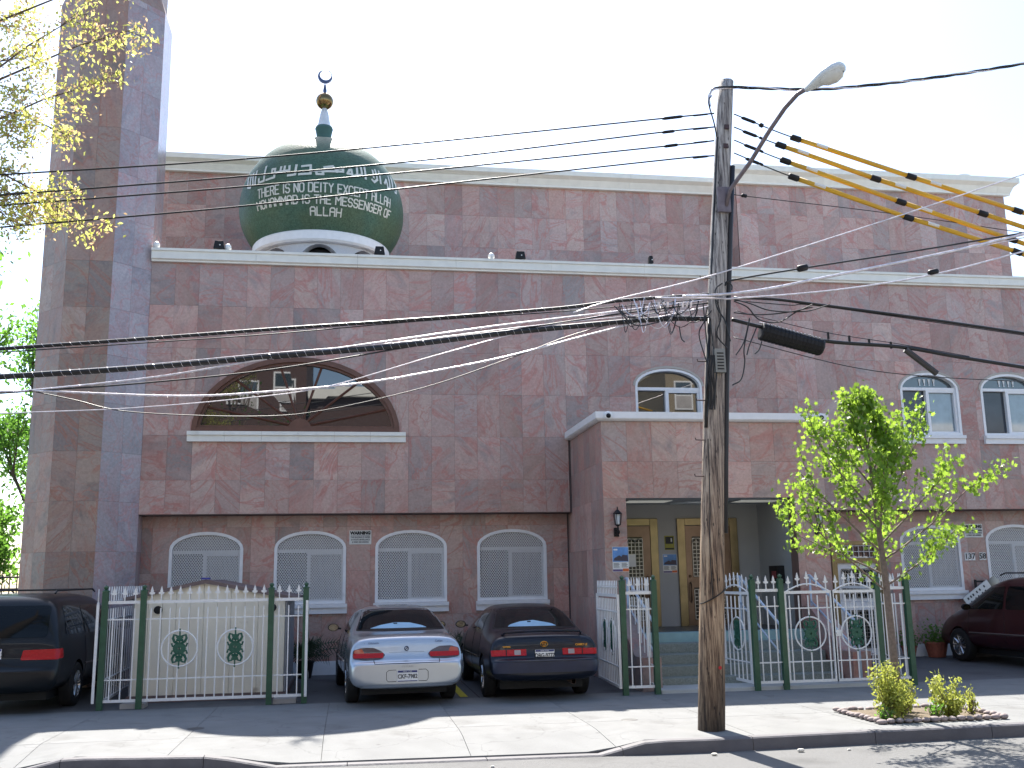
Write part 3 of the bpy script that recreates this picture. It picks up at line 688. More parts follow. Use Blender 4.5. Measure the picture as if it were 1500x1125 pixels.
def stroke(b, pts, w):
    """pts: (theta, z) list; ribbon of width w on the surface"""
    for (t0, z0), (t1, z1) in zip(pts[:-1], pts[1:]):
        d = Vector(((t1-t0)*1.8, z1-z0)); L_ = d.length
        if L_ < 1e-5: continue
        d /= L_; nn = Vector((-d.y, d.x))*w/2; n = max(1, int(L_/.08)); vs = []
        for k in range(n+1):
            s_ = (L_+w*.7)*k/n-w*.35; t = t0+d.x*s_/1.8; z = z0+d.y*s_
            vs += [on_dome(t+nn.x/1.8, z+nn.y), on_dome(t-nn.x/1.8, z-nn.y)]
        b.add(vs, [(2*k, 2*k+1, 2*k+3, 2*k+2) for k in range(n)])
def px_of(P):
    d = Vector(P)-Vector((0, 0, CAMH)); z = d.dot(_F); return (CX+FPX*d.dot(_R)/z, CY-FPX*d.dot(_U)/z)
def z_for_y(y):      # height on the front meridian whose photograph row is y
    lo, hi = 9.2, 11.78
    for _ in range(40):
        m_ = (lo+hi)/2
        if px_of(on_dome(0, m_))[1] > y: lo = m_
        else: hi = m_
    return lo
LET = pm('cream_mosaic_letters', (.62, .62, .55), .4, noise=(30, .1))
def line_text(s, ytop, ybot, xl, xr):
    zb, zt = z_for_y(ybot), z_for_y(ytop); h = (zt-zb)/6
    widths = [(4.8 if c == 'M' else (1.2 if c == 'I' else 4)) if c != ' ' else 1.6 for c in s]; gap = 1.5; tot = sum(widths)+gap*(len(s)-1)
    def th_at(x):      # azimuth whose column is x at this height
        lo, hi = -1.5, 1.5
        for _ in range(40):
            m_ = (lo+hi)/2
            if px_of(on_dome(m_, zb))[0] < x: lo = m_
            else: hi = m_
        return lo
    tl_, tr2 = th_at(xl), th_at(xr); k = (tr2-tl_)/tot; u = 0; b = MB()
    for c, w in zip(s, widths):
        if c != ' ':
            for st in FONT[c]: stroke(b, [(tl_+k*(u+p[0]-(1.4 if c == 'I' else 0)), zb+h*p[1]) for p in st], .028)
        u += w+gap
    b.build('lettering', LET, dome, recalc=False)
line_text('THERE IS NO DEITY EXCEPT ALLAH', 268, 281, 378, 571)
line_text('MOHAMMAD IS THE MESSENGER OF', 286, 298, 378, 570)
line_text('ALLAH', 303.5, 315.5, 455, 499)
AR = [[(376.7, 250.8), (373.6, 271)], [(371.8, 254), (370.5, 270)], [(368, 258), (366.5, 272)], [(364.5, 260), (363, 275), (367, 275)],
      [(390.4, 244), (386.4, 265), (379, 267.7), (379.3, 262)], [(398, 254.3), (399.3, 248), (403.3, 247.2), (401.5, 259.7), (390, 263.7)], [(398.5, 254.3), (403, 253.6)],
      [(402.5, 253), (423.8, 249.4), (424.2, 243.2)], [(417.5, 243.7), (416.2, 250.5)], [(412.2, 244.6), (410.4, 251.5)], [(434.4, 241.9), (432.2, 255.7), (421.6, 257)],
      [(442.4, 243.6), (455.3, 242.2), (454.9, 254.3), (438, 255.2)], [(464, 255), (463, 250), (472.5, 250), (473.5, 255), (464, 255)], [(455, 250), (464, 250)], [(472.5, 251), (502.4, 251.5)],
      [(475, 245), (487.5, 243.5), (493, 250)], [(493, 252), (495, 247), (502.4, 247.5), (502.4, 252)],
      [(509, 254.3), (511.8, 249), (514.5, 248.6), (516.2, 258.8)], [(509, 254.3), (516, 255.2)], [(522.4, 245.4), (523.3, 256), (516.2, 258.8)], [(528.2, 244.8), (530.4, 256), (523.3, 256.8)], [(533.6, 245), (535.8, 261.9)],
      [(545.6, 249.5), (547.5, 260)], [(549.3, 248.8), (552.7, 263.2), (548.2, 266.8), (545, 263.2)], [(554.6, 251), (557.6, 268.6)],
      [(563.3, 268.6), (565.6, 263.2), (568, 275)], [(568.7, 259.2), (571.3, 274.8), (567.8, 276.6)], [(572.4, 261), (575.3, 275.7)], [(577.6, 266), (580.5, 283), (578.5, 281.9)]]
def inv_dome(x, y):
    # photograph point -> (theta, z) on the dome, by ray marching
    r = (_F+_R*((x-CX)/FPX)-_U*((y-CY)/FPX)).normalized(); p0 = Vector((0, 0, CAMH)); t = 18.; 
    while t < 26:
        p = p0+r*t; q = p-DC; rr = sqrt(q.x**2+q.y**2)
        if 9.2 < p.z < 11.83 and rr < dome_r(p.z)+.012: return ((atan2(q.y, q.x)-TH0+pi) % (2*pi)-pi, p.z)
        t += .01
    return None
b = MB()
for st in AR:
    pts = [inv_dome(*p) for p in st]; pts = [p for p in pts if p]
    if len(pts) > 1: stroke(b, pts, .052)
b.build('lettering', LET, dome, recalc=False)

# ---- porch
po = MB()
OPX0, OPX1, OPZ = 4.92, 8.16, 3.19
ps = minus([rect(4.5, 8.78, 0, 4.62)], rect(OPX0, OPX1, .82, OPZ))
ps = minus(ps, rect(OPX0, OPX1, -.1, .83))
for p in ps: po.add([(x, YP+.014, z) for x, z in p], [tuple(range(len(p)))])
po.add([(4.514, YP+.014, 0), (4.514, YL, 0), (4.514, YL, 4.6), (4.514, YP+.014, 4.6)], [(0, 1, 2, 3)])
po.add([(8.766, YP+.014, 0), (8.766, YL, 0), (8.766, YL, 4.6), (8.766, YP+.014, 4.6)], [(3, 2, 1, 0)])
po.box(4.52, 8.76, YP+.05, YL+.3, 4.4, 4.58)
po.add([(OPX0, YP+.015, .8), (OPX0, YP+.3, .8), (OPX0, YP+.3, OPZ), (OPX0, YP+.015, OPZ)], [(0, 1, 2, 3)])
porch = po.build('porch', JOINT, mq, recalc=False)
pt = tiles(4.5, 8.78, [0, .9, 1.42, 2.3, 3.19, 3.86, 4.6], [rect(OPX0, OPX1, -.2, OPZ)], YP, w=.475)
put_tiles(pt, porch, G_MAIN, 65)
def side_tiles(x, y0, y1, zs, w, parent, mat, nx, lim=99):
    k = 0
    for r in range(len(zs)-1):
        y = y0
        while y < y1-.03:
            e = min(y+w, y1); b = MB(); s = .0015
            vs = [(x, y+s, zs[r]+s), (x, e-s, zs[r]+s), (x, e-s, zs[r+1]-s), (x, y+s, zs[r+1]-s)]; vs += [(x-nx*.012, p[1], p[2]) for p in vs]
            b.add(vs, [(0, 1, 2, 3) if nx < 0 else (3, 2, 1, 0), (0, 4, 5, 1), (1, 5, 6, 2), (2, 6, 7, 3), (3, 7, 4, 0)])
            o = b.build('granite_slab', mat, parent, origin=(x, (y+e)/2, (zs[r]+zs[r+1])/2)); y = e
            o.data.transform(Matrix.Identity(4))
side_tiles(4.5, YP, YL, [0, 1.42, 2.3, 3.19, 3.86, 4.6], .475, porch, G_MAIN, -1)
side_tiles(8.78, YP, YL, [0, 1.42, 2.3, 3.19, 3.86, 4.6], .95, porch, G_MAIN, 1)
pc = MB(); prf = [(0, 4.60), (-.06, 4.60), (-.10, 4.62), (-.12, 4.64), (-.12, 4.76), (.2, 4.76)]; n = len(prf)
def ringpt(p, i):      # three corners: left-back, left-front, right-front, right-back
    o = -p[0]; return [(4.5-o, YF-.002, p[1]), (4.5-o, YP-o, p[1]), (8.78+o, YP-o, p[1]), (8.78+o, YF-.002, p[1])][i]
vs = [ringpt(p, i) for i in range(4) for p in prf]
pc.add(vs, [(i*n+j, i*n+j+1, i*n+n+j+1, i*n+n+j) for i in range(3) for j in range(n-1)])
pc.build('porch_cornice', WHITE, porch, recalc=True)
MB().box(4.5, 8.78, YP, YF, 4.60, 4.74).build('porch_roof', pm('roof_felt', (.2, .2, .2), .9), porch)
# entrance lobby
YB = 19.5
room = MB(); room.box(4.7, 8.6, YB, YB+.1, .0, 3.4); room.box(8.16, 8.22, YP+.32, YB, .8, 3.3); room.box(4.6, 4.64, YP+.1, YB, .8, 3.3)
room.build('lobby_wall', PLASTER, porch)
MB().box(8.161, 8.3, YP+.014, YP+.32, .8, 3.19).build('door_jamb', pm('brown_granite_jamb', (.16, .10, .085), .35), porch)
MB().box(4.64, 8.3, YP+.02, YB, 3.2, 3.3).build('lobby_ceiling', CEIL, porch)
MB().box(4.64, 8.6, YP+.02, YB, .70, .82).build('lobby_floor', pm('dark_lobby_floor', (.08, .075, .07), .4), porch)
for cx in (5.55, 7.75):
    f = MB(); f.box(cx-.45, cx+.45, 18.2, 18.8, 3.185, 3.199); lf = f.build('ceiling_light', pm('fixture_housing', (.25, .27, .28), .5), porch)
    for i in range(5): MB().box(cx-.42, cx+.42, 18.23+i*.115, 18.29+i*.115, 3.178, 3.184).build('tube_panel', pm('lit_tube', (.8, .8, .75), .4, emit=((1, 1, .9), .06)), lf)
MB().prism([(6.45, 18.75), (7.0, 18.75), (6.85, 19.1), (6.2, 19.1)], 3.17, 3.199, axis='z').build('ceiling_panel', pm('pale_panel', (.6, .65, .68), .5), porch)
def grille(b, x0, x1, z0, z1, y, s=.075, arcs=True):
    x = x0
    while x <= x1+.001: b.box(x-.006, x+.006, y, y+.012, z0, z1); x += (x1-x0)/round((x1-x0)/s)
    z = z0
    while z <= z1+.001: b.box(x0, x1, y-.003, y+.009, z-.006, z+.006); z += (z1-z0)/round((z1-z0)/s)
    if arcs:
        n = max(1, round((x1-x0)/.15)); w = (x1-x0)/n
        for i in range(n):
            c = x0+w*(i+.5); b.tube([(c+w*.5*cos(pi*k/8), y-.008, z1-.02+w*.5*sin(pi*k/8)-w*.4) for k in range(9)], .008, 4)
def brass_door(x0, x1, leaves, z0=.82, z1=2.92):
    fr = MB(); fr.box(x0, x0+.16, YB-.05, YB-.002, z0, z1); fr.box(x1-.16, x1, YB-.05, YB-.002, z0, z1); fr.box(x0+.16, x1-.16, YB-.05, YB-.002, z1-.14, z1)
    d = bevel(fr.build('brass_door_set', BRASS, porch), .006)
    for a, b in leaves:
        l = MB(); l.box(a+.005, b-.005, YB-.035, YB-.003, z0+.01, z1-.15); lf = l.build('door_leaf', BRASS2, d)
    return d
GSTEEL = pm('grille_steel', (.38, .38, .36), .35, .8)
for a0, a1, lv in ((4.66, 6.04, [(4.82, 5.88)]), (6.44, 7.70, [(6.60, 7.54)])):
    d = brass_door(a0, a1, lv); lx0, lx1 = lv[0]
    for (za, zb_) in ((1.78, 2.52), (.95, 1.52)):
        q = MB(); q.box(lx0+.14, lx1-.17, YB-.040, YB-.036, za-.02, zb_+.04); q.build('door_glass', DOORGL, d)
        q = MB(); grille(q, lx0+.14, lx1-.17, za, zb_, YB-.056, arcs=za > 1.5); q.build('door_grille', GSTEEL, d)
    xh = lx0+.07 if a0 > 6 else lx1-.08
    q = MB(); q.tube([(xh, YB-.035, 1.28), (xh-.01, YB-.1, 1.32), (xh-.01, YB-.1, 1.62), (xh, YB-.035, 1.66)], .013, 8); q.build('door_handle', pm('dark_bronze', (.08, .05, .03), .35, .8), d, smooth=True)
    q = MB(); q.lathe([(0, -.06), (.025, -.06), (.03, -.035)], (xh, YB, 1.78), 12, axis='y'); q.build('door_lock', MATS['dark_bronze'], d)
# stair
for i in range(5):
    z1 = .82-.164*i; y0 = YP-.02-.28*i
    y_ = y0-.28 if i else YP-.02
    s = MB()
    if i == 0: s.box(OPX0+.02, OPX1-.02, YP-.30, YP+.12, .656, .815); st0 = s.build('top_step', TEAL, porch)
    else: s.box(OPX0+.02, OPX1-.02, YP-.30-.28*i, YP-.30-.28*(i-1)+.02, 0, .82-.164*i); bevel(s.build('stair_step', TERR, porch), .012)
for x0 in (4.60, 8.18):
    c = MB(); c.prism([(YP+.012, 0), (YP-1.75, 0), (YP-1.75, .52), (YP-1.35, .52), (YP-.25, 1.22), (YP+.012, 1.22)], x0, x0+.32, axis='x'); c.build('stair_cheek', G_MAIN, porch)
for x0 in (4.86, 6.95, 8.30):
    h = MB(); yt, yb = YP-.1, YP-1.75
    h.tube([(x0, yt+.15, 1.76), (x0, yt, 1.76), (x0, yb, .98), (x0, yb, .0)], .024, 8); h.tube([(x0, yt, .84), (x0, yt, 1.76)], .02, 8); h.tube([(x0, yt, 1.3), (x0, yb, .5)], .016, 8)
    tag(h.build('stair_handrail', BLUEIRON, smooth=True), {4.86: 'pale blue steel handrail at the left edge of the entrance stair', 6.95: 'pale blue steel handrail down the middle of the entrance stair, right of the pole', 8.30: 'pale blue steel handrail on the right stair cheek, behind the double gate'}[x0], 'handrail', 'handrails of the entrance stair')
# side door with transom grille
sd = MB(); sd.box(10.30, 10.42, YL-.03, YL+.1, .05, 2.47); sd.box(11.34, 11.46, YL-.03, YL+.1, .05, 2.47); sd.box(10.42, 11.34, YL-.03, YL+.1, 2.0, 2.1); sd.box(10.42, 11.34, YL-.03, YL+.1, 2.39, 2.47)
sdr = sd.build('side_door', BRASS, mq)
MB().box(10.42, 11.34, YL+.02, YL+.06, .05, 2.0).build('door_leaf', WHITE, sdr)
MB().box(10.42, 11.34, YL+.03, YL+.05, 2.1, 2.39).build('transom_glass', GLASS, sdr)
q = MB(); grille(q, 10.44, 11.32, 2.12, 2.37, YL-.01, .12, False); q.build('transom_grille', IRONW, sdr)
MB().box(10.52, 11.24, YL+.010, YL+.018, 1.25, 1.88).build('door_glass', DOORGL, sdr); q = MB(); grille(q, 10.52, 11.24, 1.27, 1.86, YL-.006, .08); q.build('door_grille', GSTEEL, sdr)
MB().box(10.52, 11.24, YL+.010, YL+.018, .2, 1.0).build('door_glass', DOORGL, sdr); q = MB(); grille(q, 10.52, 11.24, .22, .98, YL-.006, .08, False); q.build('door_grille', GSTEEL, sdr)

# ------------------------------------------------------------------ minaret
mn = thing('minaret', 'tall octagonal minaret clad in tan granite, right faces coloured lavender for reflected sky, at the left end', 'tower', (-5.07, 20.5, 0))
Wd = 1.04; sd_ = Wd*math.tan(pi/8); MC = Vector((-5.07, 20.3+sd_-.0, 0))
MC.y = 19.70+Wd
def octv(W, k): a = -pi/2-pi/8+k*pi/4; R_ = W/cos(pi/8); return (MC.x+R_*cos(a), MC.y+R_*sin(a))
b = MB(); vs = [(*octv(Wd-.014, k), z) for z in (0, 13.7) for k in range(8)]; b.add(vs, [(k, (k+1) % 8, 8+(k+1) % 8, 8+k) for k in range(8)]); shaft = b.build('shaft', JOINT, mn, recalc=False)
b = MB(); b.add([(*octv(Wd, k), 13.7) for k in range(8)]+[(*octv(Wd-.12, k), 14.1) for k in range(8)]+[(*octv(Wd-.12, k), 19) for k in range(8)],
      [(k, (k+1) % 8, 8+(k+1) % 8, 8+k) for k in range(8)]+[(8+k, 8+(k+1) % 8, 16+(k+1) % 8, 16+k) for k in range(8)]+[tuple(range(16, 24))]); b.build('upper_shaft', G_MIN, mn, recalc=False)
zz = [0]+[.55+.93*i for i in range(15)]; zz = [z for z in zz if z < 13.7]+[13.7]
G_SKYTINT = granite('sky_tinted_granite', [(.35, .30, .31), (.38, .32, .33), (.31, .28, .30), (.38, .31, .32), (.33, .29, .32)], [(.42, .24, .24), (.41, .37, .39), (.24, .21, .24)], rough=.22)  # same cladding, sky reflection on the right-hand faces put into the colour
for k in (7, 0, 1, 2):
    p0 = Vector((*octv(Wd, k), 0)); p1 = Vector((*octv(Wd, (k+1) % 8), 0)); d = (p1-p0); nn = Vector((d.y, -d.x, 0)).normalized()
    if nn.dot(p0-MC) < 0: nn = -nn
    for r in range(len(zz)-1):
        for i in range(2):
            a = p0+d*(.5*i)+d.normalized()*.0015; c = p0+d*(.5*(i+1))-d.normalized()*.0015; s = .0015
            z0, z1 = zz[r]+s, zz[r+1]-s; b = MB()
            if r % 2 and i == 1 and random.random() < .0: continue
            b.add([(a.x, a.y, z0), (c.x, c.y, z0), (c.x, c.y, z1), (a.x, a.y, z1)]+[(a.x-nn.x*.012, a.y-nn.y*.012, z0), (c.x-nn.x*.012, c.y-nn.y*.012, z0), (c.x-nn.x*.012, c.y-nn.y*.012, z1), (a.x-nn.x*.012, a.y-nn.y*.012, z1)],
                  [(0, 1, 2, 3), (0, 4, 5, 1), (1, 5, 6, 2), (2, 6, 7, 3), (3, 7, 4, 0)])
            b.build('granite_slab', G_SKYTINT if k in (1, 2) else G_MIN, shaft, origin=((a.x+c.x)/2, (a.y+c.y)/2, (z0+z1)/2), recalc=False)

# ------------------------------------------------------------------ fences
def finial_mb(b, x, y, z, s=1.0):
    """fleur tip standing at z"""
    b.box(x-.008*s, x+.008*s, y-.008, y+.008, z, z+.115*s)
    b.prism([(x-.022*s, z+.16*s), (x, z+.105*s), (x+.022*s, z+.16*s), (x, z+.235*s)], y-.007, y+.007)
    b.prism([(x-.045*s, z+.135*s), (x-.03*s, z+.11*s), (x+.03*s, z+.11*s), (x+.045*s, z+.135*s), (x+.012*s, z+.15*s), (x-.012*s, z+.15*s)], y-.006, y+.006)
def _mesh(name, fn, mat):
    b = MB(); fn(b); me = bpy.data.meshes.new(name); me.from_pydata(b.v, [], b.f)
    bm = bmesh.new(); bm.from_mesh(me); bmesh.ops.recalc_face_normals(bm, faces=bm.faces); bm.to_mesh(me); bm.free(); me.materials.append(mat); return me
PICK = _mesh('picket', lambda b: b.box(-.0085, .0085, -.0085, .0085, 0, 1.36), IRONW)
SPIKE = _mesh('spike', lambda b: finial_mb(b, 0, 0, 0), IRONW)
def orn(b):
    b.bar((0, 0, -.29), (0, 0, .29), .012, n=4)
    b.lathe([(.02, -.012), (.095, -.012), (.095, .012), (.02, .012)], (0, 0, 0), 12, axis='y')
    for sx in (-1, 1):
        for sz_ in (-1, 1):
            b.tube([(sx*.02, 0, sz_*.07), (sx*.075, 0, sz_*.10), (sx*.10, 0, sz_*.15), (sx*.085, 0, sz_*.20), (sx*.045, 0, sz_*.19), (sx*.04, 0, sz_*.15)], [.02, .022, .02, .018, .015, .01], 5)
            b.tube([(0, 0, sz_*.12), (sx*.05, 0, sz_*.12)], .02, 5); b.box(sx*.02-.02, sx*.02+.02, -.01, .01, sz_*.16-.03, sz_*.16+.03)
            b.tube([(sx*.04, 0, sz_*.02), (sx*.10, 0, sz_*.035), (sx*.115, 0, sz_*.08)], .014, 5)
ORN = _mesh('green_ornament', orn, GREEN2)
def dup(me, name, parent, loc, rz=0):
    o = bpy.data.objects.new(name, me); COL.objects.link(o); o.parent = parent; o.location = loc; o.rotation_euler = (0, 0, rz); return o
def post(parent, x, y=0, h=1.70):
    b = MB(); b.box(-.042, .042, -.042, .042, 0, h); b.lathe([(.055, h), (.055, h+.015), (.02, h+.03), (.035, h+.055), (.035, h+.075), (0, h+.10)], (0, 0, 0), 10)
    b2 = b; me = bpy.data.meshes.new('post'); me.from_pydata(b2.v, [], b2.f); me.materials.append(GREEN)
    o = bpy.data.objects.new('post', me); COL.objects.link(o); o.parent = parent; o.location = (x, y, 0); return o
def section(root, p0, p1, n, rings=(), zb=.12, zt=1.54, arched=False, frame=False, spikes=True, ph=1.36):
    """one panel of rails and pickets between the points p0 and p1 (local to root)"""
    p0, p1 = Vector((*p0, 0)), Vector((*p1, 0)); d = p1-p0; L_ = d.length; u = d/L_; rz = atan2(d.y, d.x)
    sec = bpy.data.objects.new('fence_panel', None); COL.objects.link(sec); sec.parent = root; sec.location = p0; sec.rotation_euler = (0, 0, rz); return panel(sec, L_, n, rings, zb, zt, arched, frame, spikes, ph)
def panel(sec, L_, n, rings=(), zb=.12, zt=1.54, arched=False, frame=False, spikes=True, ph=1.36):
    def rail(z, h):
        b = MB(); b.box(0, L_, -.011, .011, -h/2, h/2); me = bpy.data.meshes.new('rail'); me.from_pydata(b.v, [], b.f); me.materials.append(IRONW); dup(me, 'rail', sec, (0, 0, z))
    rail(zb, .04); rail(zt, .045); rail(zb+.30, .018); rail(zt-.25, .018)
    if frame:
        for xx in (0.0, L_):
            b = MB(); b.box(-.022, .022, -.02, .02, zb-.02, zt+.02); me = bpy.data.meshes.new('stile'); me.from_pydata(b.v, [], b.f); me.materials.append(IRONW); dup(me, 'stile', sec, (xx, 0, 0))
    R_ = .26; zr = zb+.73
    xs_ = [L_*(i+.5)/n for i in range(n)]
    for x in xs_:
        hit = [c for c in rings if abs(x-c) < .05]
        z_top = zb+.02+ph-.05
        if hit and rings:
            for za, zc in ((zb, zr-R_), (zr+R_, z_top)): o = dup(PICK, 'picket', sec, (x, 0, za)); o.scale = (1, 1, (zc-za)/1.36)
        else: o = dup(PICK, 'picket', sec, (x, 0, zb)); o.scale = (1, 1, (z_top-zb)/1.36)
        if spikes:
            dz = .10*sin(pi*x/L_) if arched else 0
            o = dup(SPIKE, 'spike', sec, (x, 0, zt+dz)); 
            if arched: pass
    if arched:
        b = MB(); b.tube([(L_*k/12, 0, zt+.13*sin(pi*k/12)) for k in range(13)], .012, 5); me = bpy.data.meshes.new('arched_rail'); me.from_pydata(b.v, [], b.f); me.materials.append(IRONW); dup(me, 'arched_rail', sec, (0, 0, 0))
    for c in rings:
        b = MB(); b.tube([(c+R_*cos(2*pi*k/24), -.012, zr+R_*sin(2*pi*k/24)) for k in range(25)], .013, 5, caps=False)
        me = bpy.data.meshes.new('ring'); me.from_pydata(b.v, [], b.f); me.materials.append(IRONW); dup(me, 'ring', sec, (0, 0, 0))
        dup(ORN, 'green_ornament', sec, (c, -.014, zr))
    return sec
fL = thing('fence', 'white picket fence with four green posts in front of the cream shed', 'fence', (-3.60, 16.1, 0), 'white iron fences with green posts')
for xx in (0, .55, 2.42, 2.94): post(fL, xx)
section(fL, (.045, 0), (.505, 0), 3); section(fL, (.595, 0), (2.375, 0), 13, rings=(.5, 1.31)); section(fL, (2.465, 0), (2.9, 0), 3)
section(fL, (2.94, .05), (2.76, 3.3), 17); section(fL, (.02, .05), (-.10, 3.4), 17)
# side gate leaf folded back beside the left-hand fence
def gate(name, label, loc, rz, L_, n, ring, grp='white iron gate leaves', arched=False):
    t = thing(name, label, 'gate', loc, grp); t.rotation_euler = (0, 0, rz); panel(t, L_, n, rings=ring, zb=.12, zt=1.5, arched=arched, frame=True); return t
gate('gate', 'white gate leaf folded back at the left end of the shed fence', (-3.69, 16.05, 0), radians(102.9), 1.7, 8, (.85,))
gate('gate', 'white gate leaf folded back at the right end of the shed fence', (-.64, 16.05, 0), radians(92.3), 1.7, 8, (.85,))
fR = thing('fence', 'white picket fence with green posts beside the entrance stair', 'fence', (4.22, 15.6, 0), 'white iron fences with green posts')
for xx, h in ((0, 1.72), (.51, 1.72), (2.14, 1.70), (2.62, 1.70), (4.28, 1.70), (4.80, 1.70)): post(fR, xx, 0, h)
section(fR, (.045, 0), (.465, 0), 3); section(fR, (2.185, 0), (2.575, 0), 3, spikes=True); section(fR, (4.325, 0), (4.755, 0), 3)
section(fR, (.51, .05), (.66, 2.05), 9); section(fR, (4.80, .05), (4.66, 2.0), 10)
gate('gate', 'white driveway gate leaf with two rings swung back beside the dark blue car', (4.15, 15.62, 0), radians(86.5), 1.8, 13, (.60, 1.2))
gate('gate', 'narrow arched gate leaf standing open to the right of the utility pole', (6.33, 15.66, 0), radians(94), 1.05, 7, (.52,), arched=True)
gl = gate('gate', 'left leaf of the closed double gate in front of the stair', (6.90, 15.6, 0), 0, .80, 5, (.40,), arched=True)
gr = gate('gate', 'right leaf of the closed double gate, with the lock plate', (7.72, 15.6, 0), 0, .74, 5, (.37,), arched=True)
b = MB(); b.box(-.03, .06, -.035, .0, .80, .90); b.lathe([(0, -.05), (.02, -.05), (.022, -.03)], (.0, 0, .85), 8, axis='y'); me = bpy.data.meshes.new('lock_plate'); me.from_pydata(b.v, [], b.f); me.materials.append(WHITEB); dup(me, 'lock_plate', gr, (.03, 0, 0))
MB().box(4.8, 8.46, 15.62, 16.35, -.0, .055).build('threshold', pm('pale_threshold', (.42, .43, .42), .7, noise=(3, .1)), None)
tag(bpy.data.objects['threshold'], kind='structure')

# ------------------------------------------------------------------ shed
sh = thing('shed', 'cream resin storage shed with brown gabled roof behind the fence', 'shed', (-2.2, 16.9, 0))
n = 11; X0, X1 = -3.34, -1.02
def roof_z(x): return 1.845-abs(x+2.27)*.20
for i in range(n):
    a, b_ = X0+(X1-X0)*i/n, X0+(X1-X0)*(i+1)/n; q = MB(); a += .002; b_ -= .002
    pl = [(a, .1), (b_, .1), (b_, roof_z(b_)-.03), (a, roof_z(a)-.03)]
    if a < -2.27 < b_: pl.insert(3, (-2.27, roof_z(-2.27)-.03))
    q.prism(pl, 16.9, 16.93); bevel(q.build('siding_panel', SHED, sh), .003, 1)
q = MB(); q.box(X0-.0, X1, 16.935, 19.2, .02, 1.45); q.box(X0-.05, X1+.05, 16.86, 19.25, 0, .10); q.build('base', SHEDT, sh)
q = MB(); q.box(X0-.03, X0-.002, 16.93, 19.2, .1, 1.6); q.box(X1+.002, X1+.03, 16.93, 19.2, .1, 1.58); q.build('side_wall', SHEDG, sh)
q = MB(); L_ = -3.50; R_ = -.84
pl = [(L_, roof_z(L_)-.05), (-2.27, 1.80), (R_, roof_z(R_)-.05), (R_, roof_z(R_)+.0), (-2.27, 1.86), (L_, roof_z(L_))]
q.prism([pl[0], pl[1], pl[4], pl[5]], 16.82, 19.3); q.prism([pl[1], pl[2], pl[3], pl[4]], 16.82, 19.3); q.build('roof', SHEDT, sh)
q = MB(); q.box(-2.33, -2.20, 16.80, 16.9, 1.862, 1.89); q.build('ridge_clip', pm('blue_plastic', (.03, .04, .3), .4), sh)
for xx in (-2.98, -1.22):
    q = MB(); q.lathe([(0, 16.84), (.06, 16.85), (.065, 16.9)], (xx, 0, 1.40), 12, axis='y'); q.build('hinge', BLACK, sh)
for xx in (-3.15, -.95):
    q = MB(); q.box(xx-.17, xx+.17, 16.12, 16.45, .0, .07); tag(q.build('concrete_block', pm('block', (.33, .31, .29), .9)), 'flat concrete block lying under the %s end of the shed fence' % ('left' if xx < -2 else 'right'), 'block', 'concrete blocks under the shed fence')

# ------------------------------------------------------------------ small things on the building
def lantern(x, lab):
    t = thing('wall_lantern', lab, 'lantern', (x, YP, 2.6), 'wall lanterns either side of the entrance'); y = YP-.13
    b = MB(); b.lathe([(0, .02), (.05, .01), (.055, -.03)], (x, YP-.02, 2.58), 12, axis='y'); b.tube([(x, YP-.02, 2.58), (x, YP-.10, 2.56), (x, y, 2.64), (x, y, 2.69)], .014, 6); b.box(x-.045, x+.045, YP-.025, YP-.001, 2.50, 2.66)
    b.build('bracket', BLACK, t)
    b = MB(); b.lathe([(.02, 2.68), (.05, 2.70), (.052, 2.71), (0.0, 2.71)], (x, y, 0), 6); b.lathe([(.085, 2.90), (.09, 2.905), (.03, 2.965), (.012, 2.98), (.012, 3.01), (0, 3.04)], (x, y, 0), 6)
    for k in range(6):
        a = 2*pi*k/6; b.bar((x+.05*cos(a), y+.05*sin(a), 2.70), (x+.078*cos(a), y+.078*sin(a), 2.905), .006, n=4)
    b.build('cage', BLACK, t)
    b = MB(); b.lathe([(.03, 2.715), (.045, 2.89), (0, 2.89)], (x, y, 0), 12); b.build('lamp_glass', pm('frosted_glass', (.6, .6, .57), .2), t, smooth=True)
lantern(4.72, 'black wall lantern on the granite left of the doorway'); lantern(8.56, 'black wall lantern right of the doorway, seen through the tree')
for i, (x, lab) in enumerate(((-2.72, 'black floodlight on the white cornice, leftmost, left of the dome'), (.52, 'black floodlight at the right foot of the dome'), (3.50, 'black floodlight on the cornice midway between dome and pole'), (6.38, 'small black floodlight on the cornice just left of the pole'))):
    t = thing('floodlight', lab, 'floodlight', (x, 20.25, 8.46), 'floodlights along the main cornice')
    w = .11 if i < 3 else .05
    b = MB(); b.prism([(x-w*.75, 8.64), (x+w*.75, 8.64), (x+w, 8.49), (x+w, 8.47), (x-w, 8.47), (x-w, 8.49)], 20.16, 20.28); bevel(b.build('housing', BLACK, t), .008)
    b = MB(); b.box(x-.02, x+.02, 20.2, 20.3, 8.45, 8.47); b.build('bracket', BLACK, t)
    b = MB(); b.lathe([(0, 20.150), (.012, 20.150), (.014, 20.16)], (x+.02, 0, 8.55), 8, axis='y'); b.build('sensor', WHITEB, t)
for x, lab in ((-3.95, 'small white bullet lamp at the left end of the cornice'), (-2.55, 'small white bullet lamp beside the leftmost floodlight'), (2.88, 'small white bullet lamp on the cornice right of the dome')):
    b = MB(); b.lathe([(.02, 8.45), (.07, 8.5), (.065, 8.56), (.03, 8.6), (0, 8.6)], (x, 20.25, 0), 12); tag(b.build('bullet_lamp', WHITEB, smooth=True), lab, 'lamp', 'small white lamps on the cornice')
